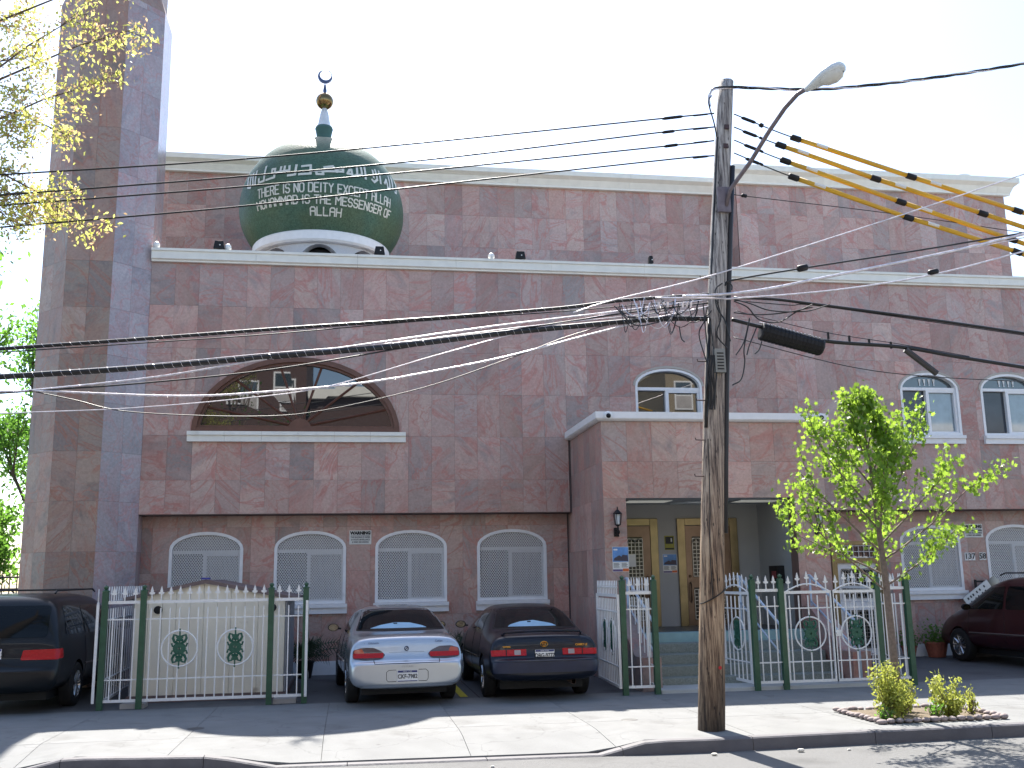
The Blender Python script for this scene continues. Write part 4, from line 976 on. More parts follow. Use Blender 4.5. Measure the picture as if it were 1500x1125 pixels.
for x, lab in ((4.60, 'white dome camera at the left corner of the porch cornice'), (8.72, 'white dome camera at the right end of the porch cornice')):
    t = thing('security_camera', lab, 'camera', (x, YP-.12, 4.68), 'dome cameras on the porch cornice')
    b = MB(); b.lathe([(.075, YP-.121), (.08, YP-.17), (.06, YP-.2), (0, YP-.2)], (x, 0, 4.68), 18, axis='y'); b.build('housing', WHITEB, t, smooth=True)
    b = MB(); b.lathe([(.045, YP-.20), (.035, YP-.235), (0, YP-.25)], (x, 0, 4.67), 14, axis='y'); b.build('lens_dome', BLACK, t, smooth=True)
def sign(x0, x1, z0, z1, y, lab):
    t = thing('warning_sign', lab, 'sign', ((x0+x1)/2, y, z0), 'surveillance warning signs'); b = MB(); b.box(x0, x1, y-.012, y, z0, z1); bevel(b.build('board', SIGNW, t), .004)
    c = (x0+x1)/2; h = z1-z0; w = x1-x0
    text('WARNING', h*.30, INK, t, (c, y-.014, z1-h*.20), bold=.006, sx=w*.92/(h*.30*4.9))
    MB().box(x0+.03, x1-.03, y-.0145, y-.0122, z1-h*.40, z1-h*.375).build('rule', INK, t)
    for k, s in enumerate(('THIS BUILDING IS UNDER', '24 HOUR SURVEILLANCE', '& VIDEO RECORDING')): text(s, h*.155, INK, t, (c, y-.014, z1-h*(.50+.17*k)), bold=.001, sx=.78)
sign(-.02, .42, 2.52, 2.80, YL-.002, 'white warning sign between the second and third ground-floor windows'); sign(13.50, 13.95, 2.52, 2.82, YL-.002, 'white warning sign above the house number, right of the young tree')
t = thing('house_number', 'black and white house number tiles reading 137 58', 'number', (13.7, YL, 2.1))
for k, c in enumerate('137 58'):
    if c == ' ': continue
    x = 13.49+k*.088; MB().box(x-.037, x+.037, YL-.012, YL-.002, 2.02, 2.19).build('digit_tile', WHITEB if k < 3 else SIGNW, t); text(c, .17, INK, t, (x, YL-.014, 2.105), bold=.003)
def poster(x0, x1, z0, z1, y, lab):
    t = thing('poster', lab, 'poster', ((x0+x1)/2, y, z0), 'paper posters at the entrance'); w, h = x1-x0, z1-z0
    MB().box(x0, x1, y-.003, y, z0, z1).build('sheet', SIGNW, t)
    MB().box(x0+.006, x1-.006, y-.0042, y-.0032, z0+h*.40, z1-.006).build('sky_print', pm('poster_blue', (.10, .24, .50), .5, noise=(6, .4)), t)
    q = MB(); q.add([(x0+w*.05, y-.0052, z0+h*.45), (x1-w*.04, y-.0052, z0+h*.42), (x1-w*.06, y-.0052, z0+h*.66), (x0+w*.62, y-.0052, z0+h*.68), (x0+w*.56, y-.0052, z0+h*.60), (x0+w*.42, y-.0052, z0+h*.66), (x0+w*.12, y-.0052, z0+h*.55)], [tuple(range(7))]); q.build('building_print', pm('poster_dark', (.05, .04, .06), .5), t)
    MB().box(x1-w*.38, x1-.004, y-.0052, y-.0032, z0+.006, z0+h*.13).build('orange_print', pm('poster_orange', (.62, .13, .03), .5), t)
    MB().box(x0+.004, x1-w*.39, y-.0048, y-.0032, z0+.006, z0+h*.10).build('purple_print', pm('poster_purple', (.12, .08, .2), .5), t)
    for k in range(4):
        MB().box(x0+w*.06, x0+w*(.42-.04*(k % 2)), y-.005, y-.0032, z0+h*(.18+.05*k), z0+h*(.20+.05*k)).build('text_line', INK, t)
        MB().box(x0+w*.56, x1-w*(.08+.06*(k % 2)), y-.005, y-.0032, z0+h*(.18+.05*k), z0+h*(.20+.05*k)).build('text_line', INK, t)
    MB().box(x0+w*.08, x0+w*.32, y-.0052, y-.0032, z0+h*.86, z0+h*.92).build('heading_print', SIGNW, t)
poster(4.63, 4.93, 1.88, 2.32, YP-.003, 'coloured poster taped to the granite left of the doorway, under the lantern')
poster(6.13, 6.42, 1.85, 2.22, YB-.003, 'shaded poster on the grey wall between the two brass doors')
t = thing('notice', 'small yellow and black notice above the poster between the brass doors', 'notice', (6.3, YB, 2.3))
MB().box(6.18, 6.38, YB-.004, YB-.001, 2.30, 2.58).build('sheet', pm('yellow_print', (.28, .27, .03), .5), t); MB().box(6.20, 6.36, YB-.006, YB-.004, 2.42, 2.56).build('dark_print', INK, t); MB().box(6.31, 6.335, YB-.0075, YB-.006, 2.46, 2.53).build('light_mark', SIGNW, t)
MB().box(6.19, 6.37, YB-.006, YB-.004, 2.31, 2.34).build('dark_band', INK, t)
t = thing('notice', 'white paper notice behind the grille of the left brass door', 'notice', (5.4, YB, 2.1)); MB().box(5.35, 5.56, YB-.062, YB-.058, 1.98, 2.22).build('sheet', SIGNW, t)
t = thing('mailbox', 'black letter box on the grey lobby wall right of the doors', 'mailbox', (8.1, 18.7, 1.7)); MB().box(8.02, 8.158, 18.35, 18.75, 1.62, 1.95).build('box', BLACK, t); MB().box(8.012, 8.0195, 18.42, 18.62, 1.72, 1.85).build('notice_card', pm('red_card', (.25, .05, .05), .6), t)

# ------------------------------------------------------------------ vehicles
def body_mesh(slices, cuts, name, mat, root, lvl=2):
    me = bpy.data.meshes.new(name); vs = []; fs = []
    for s in slices:
        y, wb, zb, wm, zm, wt, zt, wr, zr, zc = s
        hf = [(0, zb), (wb*.8, zb), (wb, zb+.06), (wm, zm), (wt, zt), (wr, zr), (wr*.6, zc-.008), (0, zc)]
        ring = [(x, y, z) for x, z in hf]+[(-x, y, z) for x, z in hf[6:0:-1]]; vs += ring
    n = 14
    for i in range(len(slices)-1):
        for k in range(n): a = i*n+k; b = i*n+(k+1) % n; fs.append((a, a+n, b+n, b))
    for o, rev in ((0, False), ((len(slices)-1)*n, True)):
        R_ = [o+j for j in range(8)]; Lf = [o+(14-j) % 14 for j in range(8)]
        c = [(R_[0], R_[1], Lf[1])]+[(R_[j], R_[j+1], Lf[j+1], Lf[j]) for j in range(1, 6)]+[(R_[6], R_[7], Lf[6])]
        fs += [tuple(reversed(f)) for f in c] if rev else c
    me.from_pydata(vs, [], fs)
    bm = bmesh.new(); bm.from_mesh(me); bmesh.ops.recalc_face_normals(bm, faces=bm.faces); bm.to_mesh(me); bm.free()
    o = bpy.data.objects.new(name, me); COL.objects.link(o)
    ss = o.modifiers.new('s', 'SUBSURF'); ss.levels = lvl; ss.render_levels = lvl
    cut = MB()
    for (cy, cz, r, w) in cuts:
        for sx in (-1, 1): cut.lathe([(0, sx*(w-.24)), (r, sx*(w-.24)), (r, sx*(w+.3)), (0, sx*(w+.3))], (0, cy, cz), 28, axis='x')
    cme = cut.build('cutter', mat); b = o.modifiers.new('b', 'BOOLEAN'); b.object = cme; b.operation = 'DIFFERENCE'; b.solver = 'EXACT'
    dg = bpy.context.evaluated_depsgraph_get(); m2 = bpy.data.meshes.new_from_object(o.evaluated_get(dg))
    bpy.data.objects.remove(cme); bpy.data.objects.remove(o)
    m2.materials.clear(); m2.materials.append(mat); m2.polygons.foreach_set('use_smooth', [True]*len(m2.polygons)); m2.name = name
    try: m2.set_sharp_from_angle(angle=radians(38))
    except Exception: pass
    ob = bpy.data.objects.new(name, m2); COL.objects.link(ob); ob.parent = root
    bm = bmesh.new(); bm.from_mesh(m2); tree = BVHTree.FromBMesh(bm); bm.free()
    return ob, tree
def rnd_poly(p, r=.03, n=3):
    out = []; N_ = len(p)
    for i in range(N_):
        a, b, c = Vector(p[i-1]), Vector(p[i]), Vector(p[(i+1) % N_]); d1 = (a-b); d2 = (c-b); k = min(r, d1.length*.45, d2.length*.45)
        s, e = b+d1.normalized()*k, b+d2.normalized()*k
        for j in range(n+1):
            t = j/n; out.append(tuple((1-t)**2*s+2*t*(1-t)*b+t*t*e))
    return out
def decal(tree, poly, axis, name, mat, parent, off=.004, cell=.05, rr=.03, side=1, smooth=True):
    """a thin panel that follows the body: poly is seen along axis 'y' (from behind), 'f' (from the front) or 'x' (from one side)"""
    if rr: poly = rnd_poly(poly, rr)
    ar = sum(poly[i][0]*poly[(i+1) % len(poly)][1]-poly[(i+1) % len(poly)][0]*poly[i][1] for i in range(len(poly)))
    if ar < 0: poly = poly[::-1]
    xs = [p[0] for p in poly]; zs = [p[1] for p in poly]; b = MB(); key = {}; vs = []; fs = []
    def vert(u, w):
        k = (round(u, 4), round(w, 4))
        if k in key: return key[k]
        if axis == 'y': o, d = Vector((u, -3, w)), Vector((0, 1, 0))
        elif axis == 'f': o, d = Vector((u, 9, w)), Vector((0, -1, 0))
        elif axis == 'z': o, d = Vector((u, w, 4)), Vector((0, 0, -1))
        else: o, d = Vector((side*3, u, w)), Vector((-side, 0, 0))
        h = tree.ray_cast(o, d)
        if h[0] is None: key[k] = None; return None
        nn = h[1] if h[1].dot(d) < 0 else -h[1]
        vs.append(tuple(h[0]+nn*off*.5-d*off*.5)); key[k] = len(vs)-1; return key[k]
    nx = max(1, int((max(xs)-min(xs))/cell)); nz = max(1, int((max(zs)-min(zs))/cell)); dx = (max(xs)-min(xs))/nx; dz = (max(zs)-min(zs))/nz
    for i in range(nx):
        for j in range(nz):
            c = inter(rect(min(xs)+i*dx, min(xs)+(i+1)*dx, min(zs)+j*dz, min(zs)+(j+1)*dz), poly)
            if len(c) < 3 or area(c) < 1e-7: continue
            f = []
            for u, w in c:
                q = vert(u, w)
                if q is not None and (not f or f[-1] != q): f.append(q)
            if len(f) > 1 and f[0] == f[-1]: f.pop()
            if len(set(f)) == len(f) and len(f) > 2: fs.append(tuple(f))
    me = bpy.data.meshes.new(name); me.from_pydata(vs, [], fs)
    bm = bmesh.new(); bm.from_mesh(me); bmesh.ops.recalc_face_normals(bm, faces=bm.faces)
    s_ = Vector((0, 0, 0))
    for f in bm.faces: s_ += f.normal*f.calc_area()
    want = {'y': Vector((0, -1, 0)), 'f': Vector((0, 1, 0)), 'x': Vector((side, 0, 0)), 'z': Vector((0, 0, 1))}[axis]
    if s_.dot(want) < 0: bmesh.ops.reverse_faces(bm, faces=bm.faces)
    bm.to_mesh(me); bm.free()
    if smooth: me.polygons.foreach_set('use_smooth', [True]*len(me.polygons))
    me.materials.append(mat); o = bpy.data.objects.new(name, me); COL.objects.link(o); o.parent = parent; return o
def line_decal(tree, pts, axis, name, mat, parent, w=.008, off=.003, side=1):
    b = MB(); V3 = []
    P2 = []
    for (a, c) in zip(pts[:-1], pts[1:]):
        n = max(1, int(math.dist(a, c)/.06))
        for k in range(n): P2.append((a[0]+(c[0]-a[0])*k/n, a[1]+(c[1]-a[1])*k/n))
    P2.append(pts[-1])
    for u, w2 in P2:
        if axis == 'y': o, d = Vector((u, -3, w2)), Vector((0, 1, 0))
        elif axis == 'z': o, d = Vector((u, w2, 4)), Vector((0, 0, -1))
        else: o, d = Vector((side*3, u, w2)), Vector((-side, 0, 0))
        h = tree.ray_cast(o, d)
        if h[0] is not None: V3.append(h[0]-d*off*.3)
    if len(V3) > 1: b.tube(V3, w/2, 4); me = bpy.data.meshes.new(name); me.from_pydata(b.v, [], b.f); me.materials.append(mat); o = bpy.data.objects.new(name, me); COL.objects.link(o); o.parent = parent; return o
def wheel(root, x, y, r=.31, w=.2, side=-1, spokes=7):
    b = MB(); prof = [(r*.62, -w/2), (r*.9, -w/2), (r*.985, -w*.42), (r, -w*.3), (r, w*.3), (r*.985, w*.42), (r*.9, w/2), (r*.62, w/2)]
    b.lathe(prof, (0, 0, 0), 28, axis='x'); me = bpy.data.meshes.new('tyre'); me.from_pydata(b.v, [], b.f); me.materials.append(RUBBER); me.polygons.foreach_set('use_smooth', [True]*len(me.polygons))
    t = bpy.data.objects.new('wheel', me); COL.objects.link(t); t.parent = root; t.location = (x, y, r)
    b = MB(); s = side
    b.lathe([(r*.64, s*w*.49), (r*.60, s*w*.46), (r*.56, s*w*.25), (0, s*w*.22)], (0, 0, 0), 28, axis='x')
    b.lathe([(r*.16, s*w*.2), (r*.14, s*w*.45), (0, s*w*.47)], (0, 0, 0), 14, axis='x')
    for k in range(spokes):
        a = 2*pi*k/spokes; u = Vector((0, cos(a), sin(a))); b.bar(u*r*.1+Vector((s*w*.36, 0, 0)), u*r*.60+Vector((s*w*.42, 0, 0)), .022, .018, 5)
    me = bpy.data.meshes.new('rim'); me.from_pydata(b.v, [], b.f); me.materials.append(CHROME); o = bpy.data.objects.new('rim', me); COL.objects.link(o); o.parent = t
    return t
def loc_text(s, size, mat, parent, loc, **k):
    o = text(s, size, mat, None, (0, 0, 0), **k); o.parent = parent; o.location = loc; return o
def plate(root, tree, x, z, s, wide=.305, hgt=.155):
    h = tree.ray_cast(Vector((x, -3, z)), Vector((0, 1, 0))); y = h[0].y-.018
    b = MB(); b.box(x-wide/2, x+wide/2, y, y+.012, z-hgt/2, z+hgt/2); me = bpy.data.meshes.new('number_plate'); me.from_pydata(b.v, [], b.f); me.materials.append(WHITEB)
    p = bpy.data.objects.new('number_plate', me); COL.objects.link(p); p.parent = root
    for z0, z1 in ((hgt/2-.030, hgt/2-.002), (-hgt/2+.002, -hgt/2+.014)):
        b = MB(); b.box(x-wide/2+.006, x+wide/2-.006, y-.0012, y-.0002, z+z0, z+z1); me = bpy.data.meshes.new('plate_band'); me.from_pydata(b.v, [], b.f); me.materials.append(pm('plate_blue', (.03, .04, .16), .5)); o = bpy.data.objects.new('plate_band', me); COL.objects.link(o); o.parent = p
    loc_text(s, .085, INK, p, (x, y-.0015, z-.008), bold=.0015, sx=.85)
    loc_text('NEW YORK', .026, SIGNW, p, (x, y-.003, z+hgt/2-.016))
    return p
def mirror(root, tree, side, y, z, mat, w):
    b = MB(); x = side*w
    b.lathe([(0, -.05), (.06, -.045), (.085, -.01), (.085, .035), (.078, .04)], (0, 0, 0), 16, axis='y'); me = bpy.data.meshes.new('wing_mirror'); me.from_pydata(b.v, [], b.f); me.materials.append(mat); me.polygons.foreach_set('use_smooth', [True]*len(me.polygons))
    o = bpy.data.objects.new('wing_mirror', me); COL.objects.link(o); o.parent = root; o.location = (x, y, z); o.scale = (1.15, -1, .75)
    b = MB(); b.lathe([(0, -.037), (.072, -.037)], (0, 0, 0), 16, axis='y'); me = bpy.data.meshes.new('mirror_glass'); me.from_pydata(b.v, [], b.f); me.materials.append(pm('mirror_silver', (.20, .20, .17), .1, 1)); g_ = bpy.data.objects.new('mirror_glass', me); COL.objects.link(g_); g_.parent = o; g_.rotation_euler = (0, 0, pi); g_.scale = (1, 1, 1)
    b = MB(); b.bar((-side*.12, .03, -.03), (0, .0, -.02), .02, n=6); me = bpy.data.meshes.new('mirror_arm'); me.from_pydata(b.v, [], b.f); me.materials.append(mat); g_ = bpy.data.objects.new('mirror_arm', me); COL.objects.link(g_); g_.parent = o
def sedan(kind, mat, label, loc, rz):
    root = thing('parked_car', label, 'car', (0, 0, 0), 'cars parked nose-in at the mosque')
    if kind == 'silver':
        S = [(0.00, .72, .32, .78, .44, .77, .58, .68, .61, .615), (.03, .80, .27, .84, .45, .83, .61, .76, .640, .645), (.115, .83, .26, .87, .46, .865, .635, .80, .662, .668),
             (.15, .82, .27, .875, .5, .86, .80, .76, .90, .915), (.20, .83, .27, .88, .5, .85, .87, .73, .965, .985), (.32, .83, .26, .885, .5, .845, .91, .71, .995, 1.015),
             (.78, .84, .24, .89, .5, .84, .94, .68, 1.01, 1.04), (.92, .84, .24, .89, .5, .84, .95, .73, 1.06, 1.09), (1.30, .84, .23, .89, .5, .84, .95, .66, 1.26, 1.30), (1.62, .84, .23, .89, .5, .84, .95, .62, 1.355, 1.40),
             (2.4, .84, .22, .89, .5, .84, .94, .62, 1.37, 1.42), (2.9, .84, .22, .89, .5, .84, .93, .63, 1.28, 1.33), (3.5, .84, .22, .89, .5, .83, .90, .66, 1.0, 1.04), (4.2, .83, .22, .88, .5, .80, .80, .66, .87, .91), (4.6, .78, .24, .82, .45, .74, .66, .6, .72, .75), (4.8, .6, .3, .66, .42, .6, .54, .5, .57, .58)]
        base, wr, wf = .0, .98, 3.70
    else:
        S = [(0.00, .66, .38, .74, .46, .74, .56, .62, .585, .59), (.05, .80, .30, .85, .46, .84, .58, .76, .615, .62), (.13, .82, .29, .875, .46, .86, .60, .80, .63, .635),
             (.16, .82, .29, .88, .5, .855, .76, .77, .86, .87), (.20, .83, .28, .885, .5, .85, .84, .74, .925, .945), (.30, .83, .27, .885, .5, .845, .88, .72, .96, .975),
             (.72, .84, .25, .89, .5, .84, .92, .69, .985, 1.01), (.88, .84, .24, .89, .5, .84, .93, .72, 1.03, 1.06), (1.32, .84, .23, .89, .5, .84, .94, .655, 1.25, 1.285), (1.65, .84, .23, .89, .5, .84, .94, .62, 1.33, 1.37),
             (2.4, .84, .22, .89, .5, .84, .93, .62, 1.35, 1.395), (2.95, .84, .22, .89, .5, .84, .92, .59, 1.26, 1.31), (3.5, .84, .22, .89, .5, .83, .90, .66, 1.0, 1.03), (4.2, .83, .22, .88, .5, .80, .79, .66, .86, .89), (4.6, .78, .24, .82, .45, .74, .66, .6, .72, .75), (4.78, .6, .3, .66, .42, .6, .54, .5, .57, .58)]
        base, wr, wf = .0, 1.0, 3.68
    bd, tree = body_mesh(S, [(wr, .31, .345, .86), (wf, .31, .345, .86)], 'body', mat, root)
    for y in (wr, wf):
        for sx in (-1, 1): wheel(root, sx*.765, y, side=sx)
    ub = MB(); ub.box(-.66, .66, .4, 4.4, .16, .34); me = bpy.data.meshes.new('underbody'); me.from_pydata(ub.v, [], ub.f); me.materials.append(DARK); o = bpy.data.objects.new('underbody', me); COL.objects.link(o); o.parent = root
    # rear window: black band, glass, bright reflection painted on as a pale blue patch
    zb_, zt_, wb_, wt_ = (1.045, 1.335, .715, .565) if kind == 'silver' else (1.02, 1.305, .705, .56)
    arcp = lambda w0, z0, w1, z1, bow=.02: [(-w0, z0), (-w0*.5, z0-bow*.2), (w0*.5, z0-bow*.2), (w0, z0), (w1, z1), (w1*.5, z1+bow), (-w1*.5, z1+bow), (-w1, z1)]
    decal(tree, arcp(wb_, zb_, wt_, zt_), 'y', 'window_seal', BLACK, root, off=.004, rr=.02)
    rg = decal(tree, arcp(wb_-.03, zb_+.018, wt_-.025, zt_-.018), 'y', 'rear_window', CARGLASS, root, off=.010, rr=.02)
    refl = [(-.50, zb_+.028), (.42, zb_+.028), (.34, zb_+.06), (.16, zb_+.10), (-.08, zb_+.108), (-.32, zb_+.075)] if kind == 'silver' else [(-.46, zb_+.028), (.36, zb_+.028), (.28, zb_+.065), (.0, zb_+.115), (-.22, zb_+.10), (-.40, zb_+.06)]
    decal(tree, refl, 'y', 'painted_reflection', REFLECT_B, rg, off=.016, rr=.02)  # flat pale blue patch paints a bright reflection onto the opaque glass
    b3 = MB(); hh = tree.ray_cast(Vector((-.08, -3, zb_+.09)), Vector((0, 1, 0)))[0]; b3.box(hh.x-.03, hh.x+.03, hh.y-.022, hh.y-.01, hh.z-.012, hh.z+.02); me = bpy.data.meshes.new('brake_lamp_cover'); me.from_pydata(b3.v, [], b3.f); me.materials.append(BLACK); o = bpy.data.objects.new('brake_lamp_cover', me); COL.objects.link(o); o.parent = rg
    for sx in (-1, 1):
        decal(tree, [(1.42, .985), (2.18, .98), (2.18, 1.285), (1.78, 1.30), (1.62, 1.25)], 'x', 'side_window', CARGLASS, root, off=.006, rr=.03, side=sx)
        decal(tree, [(2.24, .98), (3.12, .965), (2.86, 1.17), (2.60, 1.275), (2.24, 1.285)], 'x', 'side_window', CARGLASS, root, off=.006, rr=.03, side=sx)
        line_decal(tree, [(2.21, .32), (2.21, .97)], 'x', 'door_gap', SEAM, root, side=sx); line_decal(tree, [(3.3, .32), (3.3, .9)], 'x', 'door_gap', SEAM, root, side=sx); line_decal(tree, [(1.33, .6), (1.42, .93)], 'x', 'door_gap', SEAM, root, side=sx)
        line_decal(tree, [(1.4, .58), (3.25, .56)], 'x', 'rub_strip', BLACK if kind != 'silver' else mat, root, w=.03, side=sx)
        mirror(root, tree, sx, 3.02, 1.02, BLACK if kind == 'silver' else mat, .97)
    decal(tree, [(-.62, .98), (.62, .98), (.5, 1.28), (-.5, 1.28)], 'f', 'windscreen', CARGLASS, root, off=.006)
    if kind == 'silver':
        for sx in (-1, 1):
            ov = [(sx*.38, .685), (sx*.62, .675), (sx*.82, .695), (sx*.81, .81), (sx*.68, .845), (sx*.50, .84), (sx*.38, .79), (sx*.32, .735)]
            o = decal(tree, ov, 'y', 'taillight', SMOKE, root, off=.012, rr=.03, cell=.03)
            decal(tree, [(sx*.36, .695), (sx*.80, .70), (sx*.81, .765), (sx*.35, .765)], 'y', 'red_lens', RED, o, off=.018, rr=.015, cell=.03)
            decal(tree, [(sx*.64, .765), (sx*.80, .765), (sx*.79, .81), (sx*.68, .83)], 'y', 'amber_lens', ORANGE, o, off=.018, rr=.02, cell=.03)
        line_decal(tree, [(-.64, .985), (-.635, .90)], 'y', 'boot_gap', SEAM, root); line_decal(tree, [(.64, .985), (.635, .90)], 'y', 'boot_gap', SEAM, root)
        line_decal(tree, [(-.50, .665), (-.49, .62), (.49, .62), (.50, .665)], 'y', 'boot_gap', SEAM, root, w=.012)
        line_decal(tree, [(-.27, .77), (.27, .77)], 'y', 'boot_crease', pm('crease', (.2, .22, .24), .4), root, w=.005)
        for sx in (-1, 1): line_decal(tree, [(sx*.17, .37), (sx*.29, .37), (sx*.315, .40), (sx*.315, .50), (sx*.28, .53), (sx*.17, .53)], 'y', 'plate_recess', SEAM, root, w=.008)
        plate(root, tree, 0, .445, 'CKF-7982'); h = tree.ray_cast(Vector((0, -3, .82)), Vector((0, 1, 0)))[0]
        b = MB(); b.lathe([(.036, h.y-.012), (.03, h.y-.02), (.022, h.y-.012)], (0, 0, .82), 16, axis='y'); b.bar((-.02, h.y-.016, .80), (.02, h.y-.016, .84), .006); me = bpy.data.meshes.new('badge'); me.from_pydata(b.v, [], b.f); me.materials.append(STEEL); o = bpy.data.objects.new('badge', me); COL.objects.link(o); o.parent = root
        h = tree.ray_cast(Vector((-.5, -3, .915)), Vector((0, 1, 0)))[0]; loc_text('Oldsmobile', .035, STEEL, root, (-.5, h.y-.02, .905), rot=(radians(70), 0, 0)); loc_text('Cutlass', .04, STEEL, root, (.5, h.y-.02, .915), rot=(radians(70), 0, 0))
        loc_text('C U T L A S S', .03, pm('bumper_letters', (.25, .26, .28), .5), root, (0, tree.ray_cast(Vector((0, -3, .575)), Vector((0, 1, 0)))[0].y-.006, .575))
        decal(tree, [(-.79, .30), (.79, .30), (.79, .335), (-.79, .335)], 'y', 'bumper_lip', mat, root, off=.022, rr=.01)
    else:
        for sx in (-1, 1):
            o = decal(tree, [(sx*.29, .66), (sx*.84, .66), (sx*.845, .745), (sx*.29, .755)], 'y', 'taillight', RED, root, off=.010, rr=.01, cell=.03)
            decal(tree, [(sx*.38, .672), (sx*.48, .672), (sx*.48, .742), (sx*.38, .742)], 'y', 'clear_lens', CLEARL, o, off=.016, rr=.008, cell=.03)
            decal(tree, [(sx*.60, .665), (sx*.615, .665), (sx*.615, .75), (sx*.60, .75)], 'y', 'lens_divider', SEAM, o, off=.016, rr=0, cell=.03)
        plate(root, tree, 0.0, .665, 'DBG-9777'); y = tree.ray_cast(Vector((0, -3, .82)), Vector((0, 1, 0)))[0].y-.012
        b = MB()
        for rx, rz_, cz in ((.058, .040, .82), (.020, .036, .822), (.036, .016, .836)): b.tube([(rx*cos(2*pi*k/20), y, cz+rz_*sin(2*pi*k/20)) for k in range(21)], .0055, 4, caps=False)
        me = bpy.data.meshes.new('badge'); me.from_pydata(b.v, [], b.f); me.materials.append(pm('gold_badge', (.7, .38, .08), .3, 1)); o = bpy.data.objects.new('badge', me); COL.objects.link(o); o.parent = root
        loc_text('CAMRY LE', .042, MATS['gold_badge'], root, (.60, tree.ray_cast(Vector((.6, -3, .80)), Vector((0, 1, 0)))[0].y-.010, .80), bold=.001); loc_text('TOYOTA', .030, MATS['gold_badge'], root, (-.60, tree.ray_cast(Vector((-.6, -3, .79)), Vector((0, 1, 0)))[0].y-.010, .79), bold=.001)
        decal(tree, [(-.83, .42), (.83, .42), (.83, .575), (-.83, .575)], 'y', 'bumper', P_NAVYB, root, off=.008, rr=.03)
        line_decal(tree, [(-.66, .93), (-.62, .80), (-.60, .64)], 'y', 'boot_gap', SEAM, root); line_decal(tree, [(.66, .93), (.62, .80), (.60, .64)], 'y', 'boot_gap', SEAM, root)
        b = MB(); yy = .22; b.tube([(-.64, .34, .955), (-.60, .22, .995), (-.3, .17, 1.012), (0, .165, 1.015), (.3, .17, 1.012), (.60, .22, .995), (.64, .34, .955)], .018, 6); me = bpy.data.meshes.new('spoiler'); me.from_pydata(b.v, [], b.f); me.materials.append(mat); o = bpy.data.objects.new('spoiler', me); COL.objects.link(o); o.parent = root
        b = MB(); b.lathe([(.035, .10), (.04, .10), (.04, .5), (.0, .5)], (.45, 0, .27), 12, axis='y'); me = bpy.data.meshes.new('exhaust_pipe'); me.from_pydata(b.v, [], b.f); me.materials.append(pm('rust', (.08, .05, .035), .7)); o = bpy.data.objects.new('exhaust_pipe', me); COL.objects.link(o); o.parent = root
    root.location = loc; root.rotation_euler = (0, 0, rz); root.scale = (.955, 1, 1); return root
sedan('silver', P_SIL, 'silver four-door sedan parked nose-in in front of the third window', (.84, 15.05, 0), radians(3.5))
sedan('navy', P_NAVY, 'dark navy sedan with scuffed blue bumper parked beside the silver car', (2.90, 15.15, 0), radians(.5))
